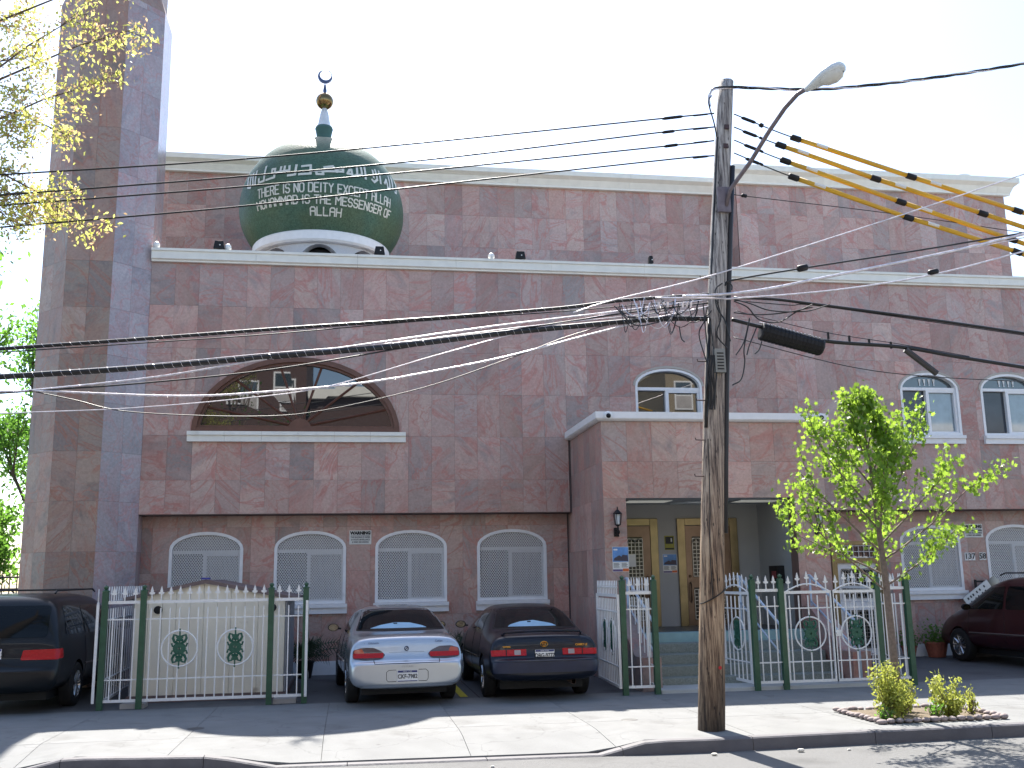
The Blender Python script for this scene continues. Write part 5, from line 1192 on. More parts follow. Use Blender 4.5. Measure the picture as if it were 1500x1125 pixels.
def minivan(mat, label, loc, rz, flip=False):
    root = thing('parked_minivan', label, 'minivan', (0, 0, 0), 'minivans parked at the mosque')
    S = [(0.00, .74, .40, .84, .5, .82, .60, .70, .62, .63), (.06, .88, .32, .94, .48, .92, .64, .86, .66, .67), (.12, .90, .30, .955, .5, .945, .72, .90, .80, .84), (.16, .90, .30, .96, .55, .94, .95, .88, 1.06, 1.08),
         (.30, .90, .29, .965, .55, .935, 1.02, .83, 1.35, 1.38), (.46, .90, .29, .965, .55, .93, 1.04, .79, 1.60, 1.64), (.62, .90, .29, .965, .55, .93, 1.05, .78, 1.68, 1.725), (1.2, .90, .28, .965, .55, .93, 1.05, .78, 1.70, 1.75), (2.6, .90, .27, .965, .55, .93, 1.04, .78, 1.69, 1.74),
         (3.2, .90, .27, .965, .55, .93, 1.03, .78, 1.60, 1.65), (3.95, .90, .27, .96, .55, .92, 1.0, .76, 1.14, 1.18), (4.5, .88, .27, .94, .5, .88, .90, .7, .97, 1.0), (4.85, .80, .28, .86, .46, .8, .7, .62, .76, .78), (5.0, .62, .32, .7, .44, .62, .56, .5, .6, .61)]
    bd, tree = body_mesh(S, [(1.12, .34, .37, .94), (4.06, .34, .37, .94)], 'body', mat, root)
    for y in (1.12, 4.06):
        for sx in (-1, 1): wheel(root, sx*.85, y, r=.335, side=sx, spokes=9)
    ub = MB(); ub.box(-.72, .72, .4, 4.6, .18, .36); me = bpy.data.meshes.new('underbody'); me.from_pydata(ub.v, [], ub.f); me.materials.append(DARK); o = bpy.data.objects.new('underbody', me); COL.objects.link(o); o.parent = root
    decal(tree, [(-.74, 1.10), (.74, 1.10), (.70, 1.56), (-.70, 1.56)], 'y', 'rear_window', CARGLASS, root, off=.006, rr=.06)
    for sx in (-1, 1):
        o = decal(tree, [(sx*.42, .78), (sx*.935, .78), (sx*.93, .93), (sx*.44, .92)], 'y', 'taillight', RED, root, off=.010, rr=.02, cell=.03)
        decal(tree, [(.13, .79), (.30, .79), (.30, .93), (.14, .93)], 'x', 'side_taillight', RED, root, off=.008, rr=.02, side=sx, cell=.03)
        decal(tree, [(.52, 1.12), (1.50, 1.10), (1.50, 1.53), (.68, 1.55)], 'x', 'side_window', CARGLASS, root, off=.005, rr=.06, side=sx)
        decal(tree, [(1.56, 1.10), (2.58, 1.09), (2.58, 1.53), (1.56, 1.54)], 'x', 'side_window', CARGLASS, root, off=.005, rr=.05, side=sx)
        decal(tree, [(2.66, 1.09), (3.78, 1.07), (3.55, 1.28), (3.20, 1.50), (2.66, 1.53)], 'x', 'side_window', CARGLASS, root, off=.005, rr=.05, side=sx)
        for yy in (1.53, 2.62, 3.72): line_decal(tree, [(yy, .34), (yy, 1.05)], 'x', 'door_gap', SEAM, root, side=sx)
        line_decal(tree, [(1.5, .62), (3.7, .60)], 'x', 'rub_strip', pm('trim_strip', (.10, .075, .07), .4), root, w=.035, side=sx)
        mirror(root, tree, sx, 3.55, 1.12, BLACK, 1.07)
        b = MB(); b.tube([(sx*.66, .70, 1.735), (sx*.66, .80, 1.78), (sx*.66, 2.8, 1.79), (sx*.66, 2.95, 1.745)], .014, 6); me = bpy.data.meshes.new('roof_rail'); me.from_pydata(b.v, [], b.f); me.materials.append(BLACK); o = bpy.data.objects.new('roof_rail', me); COL.objects.link(o); o.parent = root
        decal(tree, [(sx*.5, .66), (sx*.84, .68), (sx*.84, .80), (sx*.5, .78)], 'f', 'headlight', pm('headlamp_glass', (.5, .52, .55), .1, coat=1), root, off=.01, rr=.03)
    decal(tree, [(-.74, 1.14), (.74, 1.14), (.68, 1.56), (-.68, 1.56)], 'f', 'windscreen', CARGLASS, root, off=.006, rr=.05)
    for yy in (1.2, 2.4):
        b = MB(); b.bar((-.66, yy, 1.79), (.66, yy, 1.79), .013); me = bpy.data.meshes.new('roof_crossbar'); me.from_pydata(b.v, [], b.f); me.materials.append(BLACK); o = bpy.data.objects.new('roof_crossbar', me); COL.objects.link(o); o.parent = root
    plate(root, tree, 0, .87, '                3')
    root.location = loc; root.rotation_euler = (0, 0, rz); root.scale = (1, 1, .972); return root
minivan(P_BLK, 'black minivan with roof rails parked beside the shed at the left', (-5.08, 15.75, 0), radians(-1))
minivan(P_MAR, 'dark maroon minivan facing the wall at the right edge', (13.32, 15.3, 0), radians(2))

# ------------------------------------------------------------------ trees and plants
def leaf_faces(b, p, s, rnd, star=False):
    u = Vector((rnd.gauss(0, 1), rnd.gauss(0, 1), rnd.gauss(0, .6))).normalized(); w = u.orthogonal().normalized(); w = (Matrix.Rotation(rnd.uniform(0, 2*pi), 3, u) @ w)
    v_ = u.cross(w)
    if star:
        pts = [(0, -.5), (.22, -.15), (.55, -.1), (.3, .15), (.32, .5), (0, .3), (-.05, .75), (-.12, .3), (-.38, .48), (-.3, .12), (-.55, -.12), (-.22, -.15)]
        b.add([p+w*(q[0]*s)+v_*(q[1]*s)+u*(.12*s*abs(q[0])) for q in pts]+[p], [(i, (i+1) % 12, 12) for i in range(12)])
    else:
        pts = [(0, -.5), (.26, 0), (0, .55), (-.26, 0)]; b.add([p+w*(q[0]*s)+v_*(q[1]*s)+u*(.15*s*abs(q[0])) for q in pts], [(0, 1, 2, 3)])
def grow(rnd, base, dirv, L_, r, depth, tubes, tips, bend=.25, up=.15, kids=(2, 3), spread=.7, shrink=.68, tip_from=1):
    pts = [base]; d = dirv.normalized(); n = 5; p = base
    for i in range(n):
        d = (d+Vector((rnd.gauss(0, bend), rnd.gauss(0, bend), rnd.gauss(0, bend*.6)+up))*.35).normalized(); p = p+d*(L_/n); pts.append(p)
    tubes.append((pts, [r*(1-.55*i/n) for i in range(n+1)]))
    if depth <= tip_from:
        for q in pts[1:]: tips.append(q)
    if depth == 0: return
    for k in range(rnd.randint(*kids)+1):
        i = rnd.randint(2, n); a = pts[i]; ax = d.orthogonal().normalized(); ax = Matrix.Rotation(rnd.uniform(0, 2*pi), 3, d) @ ax
        nd = (d+ax*spread*rnd.uniform(.6, 1.2)).normalized(); grow(rnd, a, nd, L_*shrink*rnd.uniform(.8, 1.15), r*.5, depth-1, tubes, tips, bend, up, kids, spread, shrink, tip_from)
def make_tree(name, label, cat, base, tubes, tips, mat_b, leafsets, rnd, group=None, n=5):
    t = thing(name, label, cat, base, group); b = MB()
    for i, (pts, rr) in enumerate(tubes): b.tube(pts, rr, n if rr[0] < .03 else 8, caps=False)
    b.build('trunk', mat_b, t, smooth=True, recalc=False)
    for (nm, mt, per, s, spread, star) in leafsets:
        lb = MB()
        for tp in tips:
            for _ in range(per if per >= 1 else (1 if rnd.random() < per else 0)):
                q = tp+Vector((rnd.gauss(0, spread), rnd.gauss(0, spread), rnd.gauss(0, spread*.8))); leaf_faces(lb, q, s*rnd.uniform(.6, 1.25), rnd, star)
        o = lb.build(nm, mt, t, recalc=False); o['kind'] = 'stuff'
    return t
# the young street tree
rnd = random.Random(11); tubes = []; tips = []
B0 = Vector((6.95, 12.42, 0)); spine = [B0, Vector((6.93, 12.42, .8)), Vector((6.90, 12.4, 1.6)), Vector((6.86, 12.4, 2.4)), Vector((6.80, 12.38, 3.2)), Vector((6.74, 12.36, 3.8)), Vector((6.71, 12.35, 4.25))]
tubes.append((spine, [.062, .052, .045, .034, .022, .012, .005]))
def spine_at(z):
    for a, b in zip(spine[:-1], spine[1:]):
        if z <= b.z: return a.lerp(b, (z-a.z)/(b.z-a.z))
    return spine[-1]
limbs = [(1.55, 200, 1.45, 30), (1.62, -12, 1.2, 30), (1.75, 150, 1.2, 32), (1.85, 60, 1.0, 38), (1.95, -30, 1.4, 34), (2.05, 178, 1.45, 36), (2.15, 8, 1.35, 38), (2.25, 250, 1.0, 42), (2.35, 120, .95, 46), (2.45, -8, 1.25, 46), (2.55, 186, 1.2, 46), (2.7, 300, .8, 50), (2.8, 18, .95, 52), (2.9, 170, .85, 55), (3.05, 340, .7, 58), (3.2, 200, .6, 60), (3.4, 40, .5, 64), (3.6, 170, .42, 66), (3.8, 350, .3, 70)]
for z, az, L_, el in limbs:
    a = radians(az); e = radians(el); d = Vector((cos(a)*cos(e), sin(a)*cos(e), sin(e)))
    grow(rnd, spine_at(z), d, L_, .015, 1, tubes, tips, bend=.18, up=.16, kids=(2, 4), spread=.55, shrink=.42)
for z in (3.9, 4.2): tips.append(spine_at(z))
make_tree('young_street_tree', 'slender young tree with bright new green leaves in the sidewalk bed', 'tree', B0, tubes, tips, BARKY, [('foliage', LEAF_S, 11, .066, .066, True)], rnd)
# large tree whose branches hang into the upper left corner
rnd = random.Random(5); tubes = []; tips = []
B1 = Vector((-6.6, 12.75, 0)); T1 = Vector((-6.4, 12.6, 5.6)); tubes.append(([B1, B1.lerp(T1, .5)+Vector((.05, 0, 0)), T1, T1+Vector((.1, -.1, 2.0)), T1+Vector((-.2, .1, 4.5))], [.26, .21, .18, .13, .05]))
def at2(x, y, Y=12.0): return at(x, y, Y)
for tgt, Y in (((60, 80), 11.8), ((205, 40), 12.0), ((150, 120), 11.6), ((105, 200), 12.1), ((35, 20), 12.4), ((120, 20), 11.4), ((130, 335), 11.9), ((100, 285), 12.0), ((45, 215), 12.1), ((75, 325), 12.2), ((5, 290), 12.0), ((20, 170), 11.7), ((15, 250), 12.2), ((25, 330), 11.8), ((60, 140), 12.5), ((-40, 80), 12), ((-80, 200), 12.1), ((-60, 300), 11.8), ((90, -60), 12), ((10, -80), 11.7), ((180, -30), 12.0)):
    e = at(tgt[0], tgt[1], Y); s = T1+Vector((0, 0, rnd.uniform(-.3, 2.2))); m1 = s.lerp(e, .45)+Vector((0, 0, .35)); m2_ = s.lerp(e, .8)+Vector((0, 0, .2)); pts = [s, m1, m2_, e]
    tubes.append((pts, [.03, .016, .009, .004]))
    for k in range(9):
        q = m1.lerp(m2_, k/8) if k < 3 else m2_.lerp(e, (k-3)/5); tips.append(q)
        if k > 1: grow(rnd, q, Vector((rnd.gauss(.3, .5), rnd.gauss(0, .6), rnd.gauss(-.15, .5))), .30, .006, 0, tubes, tips, bend=.4, up=-.1)
make_tree('street_tree', 'large tree leaning in at the upper left, yellow-green new leaves and brown tassels', 'tree', B1, tubes, tips, BARK, [('foliage', LEAF_L, 7, .062, .085, False), ('tassels', LEAF_F, 5, .05, .10, False)], rnd)
# trees behind the building on the left
def bg_tree(x, y, h, seed, lab, w=1.0, cs=.17, per=13):
    rnd = random.Random(seed); tubes = []; tips = []; B = Vector((x, y, 0)); grow(rnd, B, Vector((0, 0, 1)), h*.75, .16, 3, tubes, tips, bend=.12, up=.3, kids=(3, 4), spread=.62*w, shrink=.5, tip_from=1)
    make_tree('background_tree', lab, 'tree', B, tubes, tips, BARK, [('foliage', LEAF_B, per, cs, .28, False)], rnd, 'trees behind the minaret')
bg_tree(-11.6, 28, 9.0, 3, 'leafy tree behind the minaret, tallest at the left edge'); bg_tree(-10.6, 25.5, 7.2, 8, 'smaller leafy tree close behind the minaret'); bg_tree(-14.2, 31, 7.5, 12, 'leafy tree further back at the left edge'); bg_tree(-8.8, 33, 8.0, 21, 'leafy tree hidden mostly by the minaret')
t = thing('yard_fence', 'dark iron railing behind the black minivan at the left edge', 'fence', (-11, 23.5, 0))
for z in (.3, 1.75, 2.0): MB().bar((-14, 23.5, z), (-6.2, 23.5, z), .02).build('rail', BLACK, t)
for i in range(52): MB().box(-14+i*.15-.01, -14+i*.15+.01, 23.49, 23.51, .1, 2.1).build('picket', BLACK, t)
for x_, y_, h2, sd2, lab_ in ((-12.6, 26.5, 3.8, 31, 'low bushy tree at the left edge below the taller trees'), (-10.7, 25.2, 3.4, 32, 'low bushy tree behind the dark railing'), (-9.3, 26.8, 3.6, 33, 'low bushy tree against the foot of the minaret'), (-14.5, 28.5, 4.2, 34, 'low bushy tree furthest left behind the railing'), (-11.8, 30.0, 5.0, 35, 'middle-sized tree filling the gap at the left edge')): bg_tree(x_, y_, h2, sd2, lab_, 1.2, .16, 14)
# sidewalk bed with its bushes and stones
tb = thing('planting_bed', 'sunken earth bed edged with rounded stones at the kerb', 'planter', (7.1, 12.3, 0))
bx0, bx1, by0, by1 = 6.35, 7.98, 11.78, 12.95
MB().box(bx0+.04, bx1-.04, by0+.04, by1-.04, .002, .02).build('soil', SOIL, tb)
rnd = random.Random(2)
def cobble(x, y, s):
    b = MB(); b.lathe([(s*sin(radians(a)), .035+s*.62*(-cos(radians(a)))) for a in range(0, 181, 30)], (0, 0, 0), 8); me = bpy.data.meshes.new('edging_stone'); me.from_pydata(b.v, [], b.f); me.materials.append(STONE); me.polygons.foreach_set('use_smooth', [True]*len(me.polygons))
    o = bpy.data.objects.new('edging_stone', me); COL.objects.link(o); o.parent = tb; o.location = Vector((x, y, 0))-tb.location; o.rotation_euler = (0, 0, rnd.uniform(0, 3)); o.scale = (1.15, .9, rnd.uniform(.8, 1.1))
k = bx0
while k < bx1: cobble(k, by0, rnd.uniform(.045, .06)); cobble(k, by1, rnd.uniform(.045, .06)); k += .115
k = by0+.12
while k < by1-.05: cobble(bx0, k, .052); cobble(bx1, k, .052); k += .115
def bush(x, y, r, h, lab, seed, mat=LEAF_G, n=420, s=.05, cat='shrub', name='low_bush'):
    rnd = random.Random(seed); t = thing(name, lab, cat, (x, y, 0), 'bushes in the sidewalk bed'); b = MB(); lf = MB(); c = Vector((x, y, 0))
    for i in range(11):
        a = rnd.uniform(0, 2*pi); rr = r*sqrt(rnd.random())*.85; e = c+Vector((rr*cos(a), rr*sin(a), h*rnd.uniform(.45, 1.12)*(1-.25*rr/r))); m_ = c.lerp(e, .5)+Vector((rnd.gauss(0, .03), rnd.gauss(0, .03), 0)); b.tube([c, m_, e], [.008, .006, .003], 4)
        for k in range(n//14):
            t_ = rnd.uniform(.25, 1.05); p = c.lerp(e, t_)+Vector((rnd.gauss(0, r*.14), rnd.gauss(0, r*.14), rnd.gauss(0, h*.08))); p.z = max(.03, p.z); leaf_faces(lf, p, s*rnd.uniform(.6, 1.3), rnd)
    b.build('stems', BARKY, t, recalc=False); o = lf.build('foliage', mat, t, recalc=False); o['kind'] = 'stuff'
bush(6.63, 12.12, .37, .62, 'rounded yellow-green bush, largest, at the foot of the young tree', 1, n=2400); bush(6.88, 12.35, .25, .50, 'bush just behind the sapling trunk, partly hidden by the largest bush', 2, n=1000)
bush(7.42, 12.12, .30, .56, 'pointed pale yellow-green bush in the middle of the bed', 3, n=1700); bush(7.15, 11.95, .12, .22, 'small dark green clump between the two large bushes', 4, LEAF_B, 200, .045); bush(7.80, 12.2, .13, .36, 'sparse leggy bush at the right end of the bed', 5, n=190); bush(6.50, 11.95, .14, .22, 'low dark green clump at the front left of the bed', 6, LEAF_B, 220, .045)
bush(7.12, 12.55, .2, .38, 'thin yellow-green bush at the back of the bed', 7, n=500)
def pot(x, y, r, h, mat, lab, kind='palm', H=1.0, seed=1, cat='potted plant'):
    rnd = random.Random(seed); t = thing('potted_plant', lab, cat, (x, y, 0), 'potted plants along the wall'); b = MB(); b.lathe([(0, .01), (r*.72, .01), (r, h-.03), (r*1.08, h-.03), (r*1.08, h), (r*.95, h), (r*.9, h-.04), (0, h-.04)], (x, y, 0), 18); b.build('pot', mat, t)
    lf = MB(); c = Vector((x, y, h))
    if kind == 'palm':
        for i in range(16):
            a = rnd.uniform(0, 2*pi); L_ = H*rnd.uniform(.6, 1); el = rnd.uniform(.5, 1.3); d = Vector((cos(a)*cos(el), sin(a)*cos(el)*.6, sin(el))); pts = [c+d*L_*t_+Vector((cos(a)*.25*t_*t_*L_, 0, -.45*L_*t_**2.2)) for t_ in [k/7 for k in range(8)]]; lf.tube(pts, [.008]*7+[.003], 4)
            for j in range(2, 8):
                for sd in (-1, 1):
                    for hh in (0, .5):
                        q = pts[j-1].lerp(pts[j], hh); tt = (pts[j]-pts[j-1]).normalized(); sdv = tt.cross(Vector((0, 1, 0)) if abs(tt.y) < .9 else Vector((1, 0, 0))).normalized()*sd; e = q+(sdv+tt*.7).normalized()*.17*H+Vector((0, 0, -.03)); wv = tt*.012; lf.add([q-wv, q+wv, e], [(0, 1, 2)])
    else:
        for k in range(260):
            p = c+Vector((rnd.gauss(0, r*.7), rnd.gauss(0, r*.6), abs(rnd.gauss(0, H*.4)))); leaf_faces(lf, p, .07, rnd)
    o = lf.build('fronds' if kind == 'palm' else 'foliage', LEAF_P if kind == 'palm' else LEAF_B, t, recalc=False); o['kind'] = 'stuff'
pot(-.82, 20.1, .17, .32, BLACK, 'dark palm in a black pot left of the silver car', H=.95, seed=3); pot(1.98, 20.0, .18, .34, TERRA, 'bushy palm in a terracotta pot between the two sedans', H=.95, seed=5)
pot(12.35, 20.35, .24, .32, TERRA, 'leafy plant in a wide terracotta pot right of the fence', 'leaf', .45, 7); pot(11.75, 20.4, .16, .25, TERRA, 'small plant in a terracotta pot by the side door', 'leaf', .35, 9)
q = MB(); q.box(12.55, 14.2, 19.95, 20.12, 0, .12); tag(bevel(q.build('wheel_stop', KERB), .02), 'concrete wheel stop on the ground in front of the maroon minivan', 'wheel stop')
t = thing('candle_jar', 'small glass jar on the ground beside the black palm pot', 'jar', (-.78, 19.85, 0)); MB().lathe([(0, 0), (.045, 0), (.045, .13), (.035, .15), (0, .15)], (-.78, 19.85, 0), 12).build('glass', pm('jar_glass', (.35, .33, .28), .2), t); MB().lathe([(.037, .15), (.037, .165), (0, .165)], (-.78, 19.85, 0), 12).build('lid', BRASS, t)
# tilted board by the maroon van
t = thing('tilted_sign', 'white board tilted on a dark bracket above the maroon minivan bonnet', 'sign', (13.6, 20.52, 1.3))
b = MB(); b.box(-.36, .36, -.012, .012, -.12, .12); me = bpy.data.meshes.new('board'); me.from_pydata(b.v, [], b.f); me.materials.append(SIGNW); o = bpy.data.objects.new('board', me); COL.objects.link(o); o.parent = t; o.rotation_euler = (0, -radians(33), 0); o.location = (-.05, 0, 0)
for k, row in enumerate(((-.28, -.20, -.13, -.02, .07, .2), (-.25, -.12, -.04, .08, .17))):
    for u in row:
        b = MB(); b.box(u, u+.035, -.016, -.0135, .02-.1*k, .07-.1*k); me = bpy.data.meshes.new('faded_letter'); me.from_pydata(b.v, [], b.f); me.materials.append(INK); q = bpy.data.objects.new('faded_letter', me); COL.objects.link(q); q.parent = o
MB().box(13.52, 13.56, 20.53, 20.57, 0, 1.6).build('bracket_post', BLACK, t); MB().box(13.56, 13.80, 20.53, 20.57, 1.54, 1.58).build('bracket_arm', BLACK, t)
b = MB(); b.lathe([(.06, 1.40), (.11, 1.46), (.11, 1.58), (.04, 1.65), (0, 1.67)], (13.98, 20.55, 0), 14); b.lathe([(.02, 0), (.02, 1.42)], (13.98, 20.55, 0), 8); tag(b.build('globe_lamp', pm('aged_cream', (.45, .42, .33), .5), smooth=True), 'round cream globe on a thin post behind the maroon minivan', 'lamp')

# ------------------------------------------------------------------ utility pole, lamp
PB, PT = Vector((4.25, 11.9, 0)), Vector((4.92, 11.9, 8.33))
def pole_at(z): return PB.lerp(PT, z/8.33)
pole = thing('utility_pole', 'weathered wooden utility pole at the kerb, leaning slightly right', 'utility pole', PB)
b = MB(); n = 26; rnd = random.Random(4); vs = []; nr = 20
for i in range(n):
    z = 8.33*i/(n-1)-(.2 if i == 0 else 0); c = pole_at(z); bow = .05*sin(pi*i/(n-1)); r = .162-.062*i/(n-1)
    for k in range(nr):
        a = 2*pi*k/nr; rr = r*(1+.025*sin(3*a+1)+.02*sin(7*a+i*.15)+rnd.gauss(0, .006)); vs.append((c.x-bow*1.2+rr*cos(a), c.y+rr*sin(a), z))
b.add(vs, [(i*nr+k, i*nr+(k+1) % nr, (i+1)*nr+(k+1) % nr, (i+1)*nr+k) for i in range(n-1) for k in range(nr)]+[tuple((n-1)*nr+k for k in range(nr))]); b.build('wood_shaft', WOOD, pole, smooth=True, recalc=False)
def cpole(z): return pole_at(z)+Vector((-.06*sin(pi*z/8.33), 0, 0))
b = MB(); b.tube([cpole(z)+Vector((.155-.004*z, -.04, 0)) for z in (2.3, 3.2, 4.2, 5.2, 6.2, 7.1)], .038, 10); b.build('conduit', pm('black_conduit', (.018, .018, .02), .5), pole, smooth=True)
b = MB(); b.tube([cpole(z)+Vector((-.15+.006*z, -.07, 0)) for z in (3.6, 4.2, 5.0)], .022, 8); b.build('cable_riser', WIRE, pole, smooth=True)
b = MB(); b.tube([cpole(z)+Vector((-.135+.005*z, -.05, 0)) for z in (5.6, 6.3, 7.0, 7.5)], .012, 6); b.build('ground_wire', WIRE, pole)
for z in (3.0, 3.45, 3.95, 4.45, 5.0, 5.55):
    c = cpole(z); b = MB(); b.tube([c+Vector((-.10, -.03, 0)), c+Vector((-.25, -.05, 0)), c+Vector((-.255, -.05, .025))], .0085, 6); b.build('pole_step', pm('rusty_iron', (.08, .05, .05), .6, .5), pole)
c = cpole(4.42); MB().box(c.x-.075, c.x+.06, c.y-.21, c.y-.13, 4.28, 4.58).build('meter_box', pm('galvanised', (.24, .24, .22), .5, .5), pole)
for i in range(6): MB().box(c.x-.05, c.x+.035, c.y-.216, c.y-.2101, 4.315+i*.04, 4.33+i*.04).build('box_louvre', BLACK, pole)
for z in (7.62, 7.35): c = cpole(z); MB().box(c.x-.03, c.x+.03, c.y-.125, c.y-.095, z-.03, z+.03).build('bolt_plate', MATS['rusty_iron'], pole)
b = MB(); c = cpole(1.55); b.tube([c+Vector((.16*cos(a), -.16*abs(sin(a))-.01, (.09*cos(a)))) for a in [pi*k/8+pi for k in range(9)]], .008, 5); b.tube([c+Vector((-.05, -.16, -.02)), c+Vector((-.06, -.165, .5)), c+Vector((-.02, -.16, 1.2)), c+Vector((0, -.15, 1.9))], .007, 5); b.build('stapled_wire', WIRE, pole)
c = cpole(.62); MB().lathe([(0, c.y-.158), (.022, c.y-.157)], (c.x+.05, 0, .72), 9, axis='y').build('red_paint_dab', pm('red_dab', (.4, .02, .02), .7), pole)
sl_ = thing('street_lamp', 'grey cobra-head street lamp on a curved arm fixed to the pole', 'street lamp', (4.85, 11.75, 6.6))
c = cpole(6.6); armp = [c+Vector((.02, -.13, -.1)), c+Vector((.06, -.2, .1)), at(1100, 236, 11.3), at(1128, 190, 11.0), at(1150, 158, 10.7), at(1168, 138, 10.5), at(1183, 129, 10.35)]
b = MB(); b.tube(armp, .028, 10); b.build('arm', ARM, sl_, smooth=True); MB().box(c.x-.09, c.x+.08, c.y-.15, c.y-.105, 6.42, 6.76).build('bracket', ARM, sl_)
h0, h1 = at(1180, 132, 10.35), at(1237, 96, 9.95); ax = (h1-h0); L_ = ax.length; ax.normalize(); sdv = ax.cross(Vector((0, 0, 1))).normalized(); upv = sdv.cross(ax).normalized()
b = MB(); vs = []; prof = [(0, .035, .035, .03), (.10, .05, .045, .035), (.3, .09, .065, .045), (.55, .125, .10, .055), (.8, .12, .105, .055), (.95, .085, .075, .04), (1.0, .03, .03, .02)]
for t_, w_, hu, hd in prof:
    for k in range(14):
        a = 2*pi*k/14; vs.append(h0+ax*L_*t_+sdv*w_*cos(a)+upv*((hu if sin(a) > 0 else hd)*sin(a)))
b.add(vs, [(i*14+k, i*14+(k+1) % 14, (i+1)*14+(k+1) % 14, (i+1)*14+k) for i in range(6) for k in range(14)]+[tuple(range(14)), tuple(84+k for k in range(14))]); b.build('lamp_head', LAMPG, sl_, smooth=True)
b = MB(); vs = []
for t_, w_, hd in ((.38, .05, .05), (.5, .10, .09), (.7, .112, .115), (.85, .09, .10), (.93, .04, .06)):
    for k in range(9):
        a = pi+pi*k/8; vs.append(h0+ax*L_*t_+sdv*w_*cos(a)+upv*(hd*sin(a)-.012))
b.add(vs, [(i*9+k, i*9+k+1, i*9+k+10, i*9+k+9) for i in range(4) for k in range(8)]); b.build('lens', LENS, sl_, smooth=True, recalc=False)
b = MB(); pc_ = h1-ax*.06; b.bar(pc_+upv*.02-ax*.01, pc_+upv*.05-ax*.01, .015); b.build('latch', ARM, sl_)

# ------------------------------------------------------------------ wires
def cr(pts, n=7):
    out = []; P = [pts[0]*2-pts[1]]+pts+[pts[-1]*2-pts[-2]]
    for i in range(1, len(P)-2):
        for k in range(n):
            t = k/n; a, b, c, d = P[i-1], P[i], P[i+1], P[i+2]; out.append(.5*((2*b)+(c-a)*t+(2*a-5*b+4*c-d)*t*t+(3*b-a-3*c+d)*t**3))
    out.append(pts[-1]); return out
def ends(p, left=True, dist=10):
    """carry the wire on beyond the edge of the photograph"""
    return p
def wire(px, r, label, mat=WIRE, Y=11.9, extL=0, extR=0, group='overhead wires', name='overhead_wire', lash=False):
    pts = [at(x, y, Y if not isinstance(Y, (list, tuple)) else Y[i]) for i, (x, y) in enumerate(px)]
    if extL: d = (pts[0]-pts[1]).normalized(); pts = [pts[0]+d*extL+Vector((0, 0, extL*.02)), pts[0]+d*4, pts[0]+d*1.6]+pts
    if extR: d = (pts[-1]-pts[-2]).normalized(); pts = pts+[pts[-1]+d*1.5, pts[-1]+d*extR]
    c = cr(pts); b = MB(); b.tube(c, r*(1.3 if mat is WIREB and extR else 1), 6); root = tag(b.build(name, mat, origin=pts[0], smooth=True), label, 'cable', group)
    if lash:
        lb = MB(); tot = 0; q = []
        for a, b_ in zip(c[:-1], c[1:]):
            n = max(1, int((b_-a).length/.012))
            for k in range(n): p = a.lerp(b_, k/n); ph = tot*62; tot += (b_-a).length/n; q.append(p+Vector((0, cos(ph), sin(ph)))*(r+.004))
        lb.tube(q, .0018, 3); lb.build('lashing', WIREB, root, recalc=False)
    return root
def sleeve(parent, x0, y0, x1, y1, r, mat=BLACK, Y=11.9, name='splice_sleeve'):
    b = MB(); a, c = at(x0, y0, Y), at(x1, y1, Y); b.tube([a, a.lerp(c, .12), a.lerp(c, .88), c], [r*.6, r, r, r*.6], 8); return b.build(name, mat, parent, smooth=True)
ordn = ['topmost', 'second', 'third', 'lowest']
L4 = [[(1046, 166), (985, 172), (630, 208), (330, 235), (0, 256)], [(1046, 186), (975, 193), (630, 233.5), (330, 260.5), (0, 286)], [(1046, 206), (985, 213), (630, 249), (330, 275.5), (0, 301)], [(1046, 228), (985, 233), (630, 271.5), (330, 304.5), (0, 333)]]
for i, p in enumerate(L4):
    w = wire(p[::-1], .011, '%s of the four parallel wires running left from the pole across the dome' % ordn[i], extL=16, name='power_line', group='power lines left of the pole')
    if i < 3: (xa, ya), (xb, yb) = [(970, 174), (1000, 170.5)] if i == 0 else ([(970, 194), (988, 192)] if i == 1 else [(973, 214.5), (993, 212)]); sleeve(w, xa, ya, xb, yb, .022)
    sleeve(w, 1015, p[0][1]+3.5, 1038, p[0][1]+1, .014)
R4 = [[(1075, 167), (1163, 202), (1332, 258), (1488, 308), (1500, 312)], [(1075, 186), (1141, 212), (1280, 261), (1437, 312), (1500, 333)], [(1075, 205), (1148, 235), (1317, 295), (1480, 350), (1500, 357)], [(1075, 224), (1160, 259), (1328, 318), (1487, 368), (1500, 373)]]
for i, p in enumerate(R4):
    w = wire(p, .009, '%s of the four wires in yellow guard tubes right of the pole' % ordn[i], extR=6, name='covered_power_line', group='yellow covered power lines')
    Y_ = 11.9
    for a, c in zip(p[1:-1], p[2:]):
        A, B = at(*a, Y_), at(*c, Y_); A2 = A.lerp(B, .06); b = MB(); ext = B if c != p[-1] else B+(B-A).normalized()*1.4
        b.tube([A2, ext], .031, 10); b.build('yellow_guard', YEL, w, smooth=True)
        d = (B-A).normalized(); b = MB(); b.tube([A-d*.05, A-d*.04, A+d*.09, A+d*.1], [.022, .041, .041, .028], 10); b.build('guard_coupling', BLACK, w, smooth=True)
        if c != p[-1]: b = MB(); m_ = A.lerp(B, .19); b.tube([m_+Vector((0, -.004, .004)), m_+d*.16+Vector((0, -.004, .004))], .0305, 8); b.build('guard_label', SIGNW, w)
    sleeve(w, 1086+i*2, p[0][1]+5+i, 1107+i*2, p[0][1]+13+i, .022); sleeve(w, 1112, p[0][1]+15, 1118, p[0][1]+18, .03 if i == 0 else .018)
